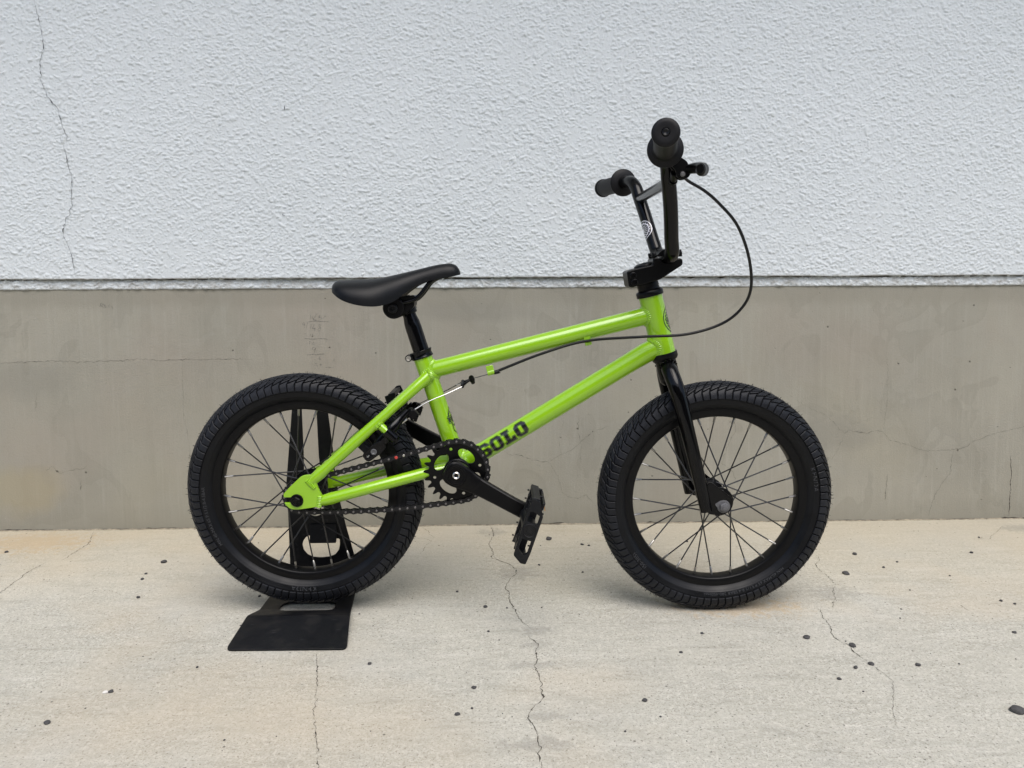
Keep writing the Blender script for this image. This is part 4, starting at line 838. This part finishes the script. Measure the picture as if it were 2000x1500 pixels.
# --- drivetrain
CY = -.0455
def drivetrain():
    RC = .0127/2/math.sin(math.pi/25); C = Vector((BB.x, CY, BB.z))
    def toothed(n, pr, ph=0):
        out = []
        for k in range(n):
            a = 2*math.pi*(k+ph)/n; p = 2*math.pi/n
            for da, r in ((-.5, pr+.0052), (-.42, pr+.0046), (-.30, pr+.0010), (-.22, pr-.0026), (-.10, pr-.0039), (0, pr-.0041), (.10, pr-.0039), (.22, pr-.0026), (.30, pr+.0010), (.42, pr+.0046)):
                out.append((r*math.cos(a+da*p), r*math.sin(a+da*p)))
        return out
    holes = []
    for k in range(4):
        a = R(59+90*k); holes.append(circle(.0300*math.cos(a), .0300*math.sin(a), .0160, 32, .0092, a+math.pi/2+R(-8)))
        a = R(105+90*k); holes.append(circle(.0386*math.cos(a), .0386*math.sin(a), .0026, 14))
    ring = obj('chainring', plate_mesh('chainring', toothed(25, RC), holes, .0030, 'satin', lambda a, b, c: (C.x+a, C.y+c, C.z+b), .0004), bike)
    MB().lathe([(.010, -.008), (.0215, -.008), (.0225, -.006), (.0225, .002), (.010, .002)], C, (0, 1, 0), 36).build('spider_boss', 'satin', ring, bevel=.001)
    rc2 = .0127/2/math.sin(math.pi/12); Q = Vector((HR.x, CY, HR.z))
    obj('rear_sprocket', plate_mesh('rear_sprocket', toothed(12, rc2, .3), [], .003, 'chain', lambda a, b, c: (Q.x+a, Q.y+c, Q.z+b), .0003), bike)
    MB().lathe([(.006, -.054), (.0125, -.054), (.014, -.050), (.017, -.047), (.017, -.040), (.012, -.034)], Q-Vector((0, CY, 0)), (0, 1, 0), 28).build('freewheel', 'satin', bike)
    # chain path: lower run sags slightly
    d = (C-Q); D = d.length; th = math.atan2(d.z, d.x); al = math.asin((RC-rc2)/D)
    up_a = th+math.pi/2+al; dn_a = th-math.pi/2-al
    path = []
    def pol(c, r, a): return Vector((c.x+r*math.cos(a), CY, c.z+r*math.sin(a)))
    for i in range(61): path.append(pol(C, RC, up_a+(dn_a-up_a)*i/60))
    a, b = pol(C, RC, dn_a), pol(Q, rc2, dn_a)
    for i in range(1, 40): t = i/40; path.append(a.lerp(b, t)+Vector((0, 0, -.006*4*t*(1-t))))
    for i in range(41): path.append(pol(Q, rc2, dn_a-(2*math.pi-(up_a-dn_a))*i/40))
    a, b = pol(Q, rc2, up_a), pol(C, RC, up_a)
    for i in range(1, 40): t = i/40; path.append(a.lerp(b, t)+Vector((0, 0, -.0012*4*t*(1-t))))
    path.append(path[0]); cum = [0]
    for i in range(1, len(path)): cum.append(cum[-1]+(path[i]-path[i-1]).length)
    n = 2*round(cum[-1]/.0127/2); pitch = cum[-1]/n; pts = []; j = 0
    for k in range(n):
        s = k*pitch
        while cum[j+1] < s: j += 1
        pts.append(path[j].lerp(path[j+1], (s-cum[j])/(cum[j+1]-cum[j])))
    def link_mesh(outer):
        m = MB(); h = .00635; r = .0043; w = .0024
        poly = [(h+r*math.cos(R(t)), r*math.sin(R(t))) for t in range(-120, 121, 30)]+[(0, .0029)]+[(-h+r*math.cos(R(t)), r*math.sin(R(t))) for t in range(60, 301, 30)]+[(0, -.0029)]
        y = .0044 if outer else .0030
        for s in (-1, 1): m.prism(poly, s*y-.0006, s*y+.0006)
        for x in (-h, h):
            m.lathe([(.0039, -.0024), (.0039, .0024)], (x, 0, 0), (0, 1, 0), 12)
            if outer: m.lathe([(0, -.0056), (.0015, -.0056), (.0018, -.0053), (.0018, .0053), (.0015, .0056), (0, .0056)], (x, 0, 0), (0, 1, 0), 10, 1)
        return m.mesh('chain_link', ['chain', 'pin'])
    LM = [link_mesh(True), link_mesh(False)]; red = None
    ch = empty('chain', (0, 0, 0), bike); best = None
    for k in range(n):
        a, b = pts[k], pts[(k+1) % n]; o = obj('chain_link', LM[k % 2], ch); o.location = (a+b)/2; o.rotation_euler = (0, -math.atan2(b.z-a.z, b.x-a.x), 0)
    for k in range(n):
        p = pts[k]
        if abs(p.x+.1800) < pitch*.5 and p.z > .27: MB().lathe([(0, -.0064), (.0022, -.0064), (.0026, -.006), (.0026, -.004)], p, (0, 1, 0), 10).build('coloured_rivet', 'redlink', ch)
        if abs(p.x+.1670) < pitch*.5 and p.z > .27: MB().lathe([(0, -.0062), (.0018, -.0062), (.0020, -.006), (.0020, -.004)], p, (0, 1, 0), 10).build('bright_rivet', 'steel', ch)
    # cranks
    dv = Vector((.1144, 0, -.0616)); dn = dv.normalized(); pn = Vector((-dn.z, 0, dn.x))
    for s in (1, -1):
        A = Vector((BB.x, -.066*s, BB.z)); d = dn*s; p = Vector((-d.z, 0, d.x)); L = .130
        st = [(-.020, .0100), (-.014, .0180), (0, .0205), (.014, .0185), (.034, .0150), (.070, .0132), (.105, .0125), (.128, .0126), (.138, .0105), (.142, .004)]
        m = MB(); vs = []
        for i in range(33):
            x = -.020+.162*i/32; hw = smooth_list([q[0] for q in st], [q[1] for q in st], x); yy = -.066*s-s*.010*max(0, min(1, (x-.02)/.08)); th_ = .0075 if x < .02 else .0062
            for a, b in ((-1, -.72), (-.80, -1), (.80, -1), (1, -.72), (1, .8), (.9, 1), (-.9, 1), (-1, .8)): vs.append(A+d*x+p*(hw*a)+Vector((0, (yy-A.y)+s*b*th_, 0)))
        fs = [(i*8+k, i*8+(k+1) % 8, (i+1)*8+(k+1) % 8, (i+1)*8+k) for i in range(32) for k in range(8)]+[tuple(range(7, -1, -1)), tuple(range(256, 264))]
        m.add(vs, fs if s > 0 else [f[::-1] for f in fs]); c = m.build('crank_arm', 'satin', bike, bevel=.0012, sharp=30)
        b = MB(); b.lathe([(.0075, -.003), (.0160, -.003), (.0168, .0005), (.0160, .0018), (.0132, .0018), (.0126, .0006), (.0085, .0006), (.0078, -.001), (0, -.001)], A+Vector((0, -.0075*s, 0)), (0, -s, 0), 36); b.build('crank_boss', 'satin', c)
        b = MB(); b.lathe([(.0060, -.002), (.0060, .0012), (.0048, .0020), (.0034, .0010), (.0030, -.001), (0, -.001)], A+Vector((0, -.0075*s, 0)), (0, -s, 0), 18); b.build('crank_bolt', 'steel', c)
    m = MB(); m.tube([(BB.x, -.062, BB.z), (BB.x, .062, BB.z)], .0085, 20); m.build('bottom_axle', 'satin', bike)
    # pedals
    def pedal(c, tdir, side):
        t = Vector(tdir).normalized(); n = Vector((-t.z, 0, t.x)); 
        if n.x < 0: n = -n
        y = Vector((0, -side, 0)); c = Vector(c)
        def P(a, b, q): return c+t*a+n*b+y*q          # a along travel, b thickness, q outwards
        m = MB()
        hexo = round_poly([(-.050, -.0105), (-.047, .003), (-.026, .0135), (.034, .0135), (.052, .0120), (.053, .004), (.044, -.0100), (-.030, -.0120)], .002)
        w1 = round_poly([(-.030, -.0030), (-.026, .0088), (-.0125, .0088), (-.0125, -.0078), (-.028, -.0078)], .0015); w2 = round_poly([(.0150, -.0065), (.0150, .0088), (.034, .0088), (.040, .004), (.032, -.0065)], .0015)
        o = obj('pedal', plate_mesh('pedal', hexo, [w1, w2], .0065, 'plastic', lambda a, b, q: P(a, b, .078+q), .0008), bike)
        k = MB()
        k.box(P(-.0475, -.004, .040), .006, .076, .012, t, n); k.box(P(.0465, .004, .040), .007, .076, .013, t, n)
        k.box(P(-.040, .009, .040), .012, .070, .0045, t, n); k.box(P(.038, -.006, .040), .010, .070, .0045, t, n)
        for q in (.006,): k.box(P(0, 0, q), .096, .007, .019, t, n)
        k.box(P(0, 0, .042), .094, .005, .017, t, n)
        k.build('cage', 'plastic', o, bevel=.001)
        k = MB(); k.lathe([(.0075, -.016), (.0075, .000), (.0125, .002), (.0115, .03), (.0105, .076)], c, y, 24); k.build('spindle_barrel', 'plastic', o)
        k = MB(); k.lathe([(.0112, .079), (.0112, .0820), (.0098, .0826), (.0090, .0816), (.0050, .0816), (.0046, .0824), (0, .0824)], P(0, .0008, 0), y, 32); k.build('end_cap', 'matte', o)
        k = MB()
        for a in (-.042, -.028, .014, .036):
            for q in (.012, .040, .070):
                for b in (-1, 1):
                    if (a < -.04 and b > 0) or (a > .035 and b < 0 and q > .06): continue
                    p = P(a, b*.0112, q); k.tube([p, p+n*b*.0030], .0014, 8)
        tag(k.build('pedal_pins', 'plastic', o), kind='stuff')
        for a in (-.0508,):
            k = MB(); k.box(P(-.0385, .0122, .052), .013, .030, .0010, t+n*.5, n-t*.5); k.build('reflector', 'amber', o)
        return o
    e = BB+dv
    pedal((e.x, -.0865, e.z), (-.32, 0, -.947), 1); e = BB-dv; pedal((e.x, .0865, e.z), (-.30, 0, .954), -1)
drivetrain()

# --- rear rim brake
def brake():
    for s in (1, -1):
        y = -.0465*s; b = Vector((-.1960, y, .3250))
        m = MB()
        arm = spline([(-.2165, y*.99, .3005), (-.2080, y, .3090), (-.1965, y, .3230), (-.1880, y*.95, .3335), (-.1770, y*.82, .3455), (-.1640, y*.70, .3590)], 5)
        m.tube(arm, [lerp_list([0, .2, .5, .8, 1], [.0075, .0105, .0095, .0062, .0052], i/(len(arm)-1)) for i in range(len(arm))], 14, squash=.62)
        m.tube([b+Vector((-.003, 0, .003)), b+Vector((.012, 0, -.011))], [.0098, .0090], 20)
        m.tube([b+Vector((.012, 0, -.011)), b+Vector((.0155, 0, -.0145))], .0055, 6)
        o = m.build('brake_arm', 'gloss', bike)
        # slotted shoe carrier and pad
        c = Vector((-.2205, -.0500*s, .2935)); ang = R(38)
        cs, sn = math.cos(ang), math.sin(ang)
        out = [(c.x+x*cs-z*sn, c.z+x*sn+z*cs) for x, z in round_poly([(-.018, -.0085), (.012, -.0095), (.024, -.006), (.024, .008), (.010, .0098), (-.018, .0085)], .008, 5)]
        hl = [(c.x+x*cs-z*sn, c.z+x*sn+z*cs) for x, z in round_poly([(-.0135, -.0030), (.0050, -.0030), (.0050, .0030), (-.0135, .0030)], .0029, 4)]
        obj('shoe_carrier', plate_mesh('shoe_carrier', out, [hl], .006, 'gloss', lambda a, q, h, s=s, c=c: (a, c.y+h, q), .0008), o)
        MB().lathe([(.0050, -.002), (.0050, .0016), (.0034, .0020), (.0022, .0008), (0, .0008)], (c.x+.0015, c.y-.0030*s, c.z+.0012), (0, -s, 0), 20).build('shoe_bolt', 'nut', o)
        MB().tube([(c.x-.010, c.y-.0005*s, c.z-.0085), (c.x-.0065, c.y-.0005*s, c.z-.0052)], .0011, 8).build('slot_shine', 'steel', o)
        MB().box((-.2380, -.0260*s, .2960), .046, .016, .013, (.707, 0, -.707), (.707, 0, .707)).build('brake_pad', 'tread', o, bevel=.002)
        MB().tube([(c.x, -.030*s, c.z), (c.x, c.y, c.z)], .004, 12).build('shoe_stem', 'nut', o)
        # wire anchor at the arm tip
        a = Vector((-.1580, -.0320*s, .3575)); d = Vector((.78, 0, .62))
        k = MB(); k.lathe([(.0052, -.006), (.0056, -.004), (.0056, .002), (.0042, .004), (0, .004)], a, (.5, -.8*s, -.3), 6); k.tube([a+Vector((.004, .002*s, -.011)), a+Vector((.009, .002*s, -.013))], .0062, 6); k.box(a+Vector((.003, 0, -.005)), .014, .010, .012, d, (0, 0, 1)); k.build('wire_anchor', 'satin', o, bevel=.0008)
        MB().tube([a+Vector((-.008, -.004*s, -.012)), a+Vector((-.016, -.004*s, -.0185))], [.0018, .0016], 8).build('spring_pin', 'steel', o)
    # tube valve with its cap
    VA = R(43)
    m = MB(); p0, p1 = Vector((.1450*math.cos(VA), 0, .1450*math.sin(VA))), Vector((.1140*math.cos(VA), 0, .1140*math.sin(VA)))
    m.tube([p0, p0.lerp(p1, .35), p0.lerp(p1, .36), p0.lerp(p1, .5), p0.lerp(p1, .51), p0.lerp(p1, .9), p1], [.0036, .0036, .0030, .0030, .0045, .0048, .0030], 12); m.build('valve', 'plastic', WR)
brake()

# ------------------------------------------------------------------ display stand
def stand():
    loc = Vector((-.345, 0, 0)); root = tag(empty('bicycle_stand', loc), 'black folded sheet steel display stand holding the rear wheel of the green bicycle', 'bicycle stand')
    # base sheet: plan outline with the tyre slot, then folded along two lines
    prof = [(-.150, .0016), (-.061, .0175), (-.006, .0030), (.055, .0030), (.078, .0030), (.092, .0080)]
    ps = [0]
    for i in range(1, len(prof)): ps.append(ps[-1]+math.hypot(prof[i][0]-prof[i-1][0], prof[i][1]-prof[i-1][1]))
    def y_to_s(y): return lerp_list([q[0] for q in prof], ps, y)
    outline = [(-.4425, -.150), (-.2535, -.150), (-.2655, -.061), (-.2745, -.006), (-.2830, .085), (-.4330, .085), (-.4340, -.006), (-.4365, -.061)]
    out = round_poly([(x, y_to_s(y)) for x, y in outline], [.012, .012, 0, 0, .004, .004, 0, 0], 6)
    slot = round_poly([(-.4010, y_to_s(-.0165)), (-.3050, y_to_s(-.0165)), (-.3050, y_to_s(.026)), (-.4010, y_to_s(.026))], .0215, 8)
    me = plate_mesh('base_plate', out, [slot], .0028, 'stand', lambda a, b, c: (a, b, c), .0005)
    bm = bmesh.new(); bm.from_mesh(me)
    for s in ps[1:-1]:
        for e in (-.003, -.0015, 0, .0015, .003): bmesh.ops.bisect_plane(bm, geom=bm.verts[:]+bm.edges[:]+bm.faces[:], plane_co=(0, s+e, 0), plane_no=(0, 1, 0))
    def fold(s):
        acc = Vector((0, 0)); 
        for e in (-.003, -.0015, 0, .0015, .003): acc += Vector((lerp_list(ps, [q[0] for q in prof], s+e), lerp_list(ps, [q[1] for q in prof], s+e)))
        return acc/5
    for v in bm.verts: y, z = fold(v.co.y); v.co = (v.co.x, y, z+v.co.z)
    bm.to_mesh(me); bm.free(); obj('base_plate', me, root, loc)
    # upright fork behind the wheel with a slot for the axle
    y0 = .0835
    outl = [(-.4120, .004), (-.2790, .004), (-.2845, .0700), (-.2985, .1282), (-.3080, .1749), (-.3143, .2263), (-.3162, .2641), (-.3226, .3343), (-.3255, .3640), (-.3440, .3660), (-.3432, .3378), (-.3424, .2586), (-.3380, .1850), (-.3360, .1600), (-.3420, .1470), (-.3530, .1432), (-.3630, .1470), (-.3690, .1600), (-.3700, .1850), (-.3703, .2359), (-.3696, .2644), (-.3697, .3379), (-.3695, .3660), (-.3850, .3640), (-.3874, .3409), (-.3971, .2589), (-.4031, .2074), (-.4025, .1514), (-.4030, .0525)]
    win = [(-.3790, .0900), (-.3770, .0800), (-.3700, .0710), (-.3600, .0665), (-.3453, .0650), (-.3300, .0665), (-.3190, .0710), (-.3120, .0800), (-.3100, .0900), (-.3100, .1000), (-.3120, .1010), (-.3640, .1010), (-.3650, .1080), (-.3720, .1040), (-.3770, .0970)]
    me = plate_mesh('upright', round_poly(outl, .004, 3), [round_poly(win, .002, 2)], .003, 'stand', lambda a, b, c: (a, y0+c, b), .0006); up = obj('upright', me, root, loc)
    tab = round_poly([(-.3625, .1300), (-.3140, .1300), (-.3140, .0965), (-.3625, .0965)], [0, 0, .003, .003]); me = plate_mesh('folded_tab', tab, [], .003, 'stand', lambda a, b, c: (a, y0-.004-(.130-b)*.22+c, b), .0005); obj('folded_tab', me, up, None)
    # wheel cheeks: short inner guide rising behind the tyre
    m = MB(); m.box((-.346, .0875, .012), .120, .004, .022); m.build('gusset', 'stand', root, loc, bevel=.001)
stand()

# ------------------------------------------------------------------ loose pebbles
LABELS = {0: 'grey rounded pebble alone near the lower left corner of the concrete', 1: 'small dark pebble at the far left edge close to the wall foot', 2: 'dark oval pebble to the left of the rear tyre, halfway up its lower half', 3: 'tiny dark pebble just below left of the oval pebble beside rear tyre', 4: 'thin dark flake of stone second below the oval pebble left of rear tyre', 5: 'small brown-black pebble third below the oval pebble left of rear tyre', 6: 'small black pebble beside the left edge of the stand under rear tyre', 7: 'black pebble in front of the centre crack, upper of a close trio', 8: 'grey pebble lowest left of the trio left of the centre crack', 9: 'tiny pebble between the two larger ones left of the centre crack', 10: 'flat dark pebble on the concrete right of the rear tyre, left of the centre crack', 12: 'black stone against the wall foot just right of the hanging pedal', 18: 'black pebble right of the centre crack, in front of the bicycle', 19: 'small dark pebble right below the front tyre contact point, on the left', 20: 'small brownish pebble in front of and left of the front tyre contact point', 21: 'grey angular pebble sitting on the crack right of the front tyre, upper one', 22: 'blocky grey pebble at the lower end of the crack right of the front tyre', 23: 'dark grey pebble below the blocky one right of the front tyre', 24: 'flat dark pebble left of the blocky pebble right of the front tyre', 25: 'dark pebble nearest the viewer in the cluster right of the front tyre', 26: 'round grey pebble standing apart right of the cluster beside the front tyre', 27: 'large black stone at the right edge, the biggest on the concrete', 28: 'black pebble close behind the front tyre on its right, the farther one', 29: 'black oblong pebble right of the front tyre, the nearer and larger of two', 30: 'small flat black pebble near the wall foot at far right', 31: 'small black pebble at the right edge, right one of a pair', 32: 'small black sliver at the right edge, left one of a pair', 33: 'small dark angular pebble at the right edge above the large black stone', 34: 'small dark pebble just to the right of the stand front corner'}
def pebbles():
    rnd = random.Random(11); grit = MB()
    def rock(mb, x, y, d, seed, flat=.62):
        r = d/2; bm = bmesh.new(); bmesh.ops.create_icosphere(bm, subdivisions=2, radius=1)
        sx, sy, sz = r*1.0, r*rnd.uniform(.8, 1.0), r*flat*rnd.uniform(.85, 1.1); a = rnd.uniform(0, 6.28)
        vs = []
        for v in bm.verts:
            n = v.co.normalized(); q = 1+.34*noise.noise(n*1.1+Vector((seed*3.7, seed, 0)))+.14*noise.noise(n*2.6+Vector((0, seed*1.3, 5)))
            p = Vector((n.x*sx*q, n.y*sy*q, n.z*sz*q)); p = Vector((p.x*math.cos(a)-p.y*math.sin(a), p.x*math.sin(a)+p.y*math.cos(a), p.z)); p.z = max(p.z, -sz*.55); vs.append(p+Vector((x, y, sz*.55)))
        fs = [tuple(v.index for v in f.verts) for f in bm.faces]; bm.free(); mb.add(vs, fs)
    for i, (x, y, d) in enumerate(STONES):
        if i in LABELS:
            mb = MB(); rock(mb, 0, 0, d*1.05, i); o = mb.build('pebble', 'stone', sharp=28); o.location = (x, y, 0); tag(o, LABELS[i], 'pebble', 'loose pebbles on the concrete')
        else: rock(grit, x, y, d, i)
    for k in range(420):
        y = rnd.uniform(-.42, .43); x = rnd.uniform(-1.15, 1.25); rock(grit, x, y, abs(rnd.gauss(0, .0009))+.0007, k+100, .5)
    tag(grit.build('grit', 'stone', sharp=0), 'scattered fine dark grit specks over the pale concrete', 'grit', kind='stuff')
    # a husk: pale shell with a dark seed
    o = tag(empty('husk', (BIT[0], BIT[1], 0)), 'tiny white and black husk lying on the open concrete at lower left', 'husk')
    m = MB(); rock(m, -.003, 0, .0085, 51, .35); m.build('shell', 'chip', o); m = MB(); rock(m, .004, .0015, .0075, 52, .5); m.build('seed', 'stone', o)
pebbles()
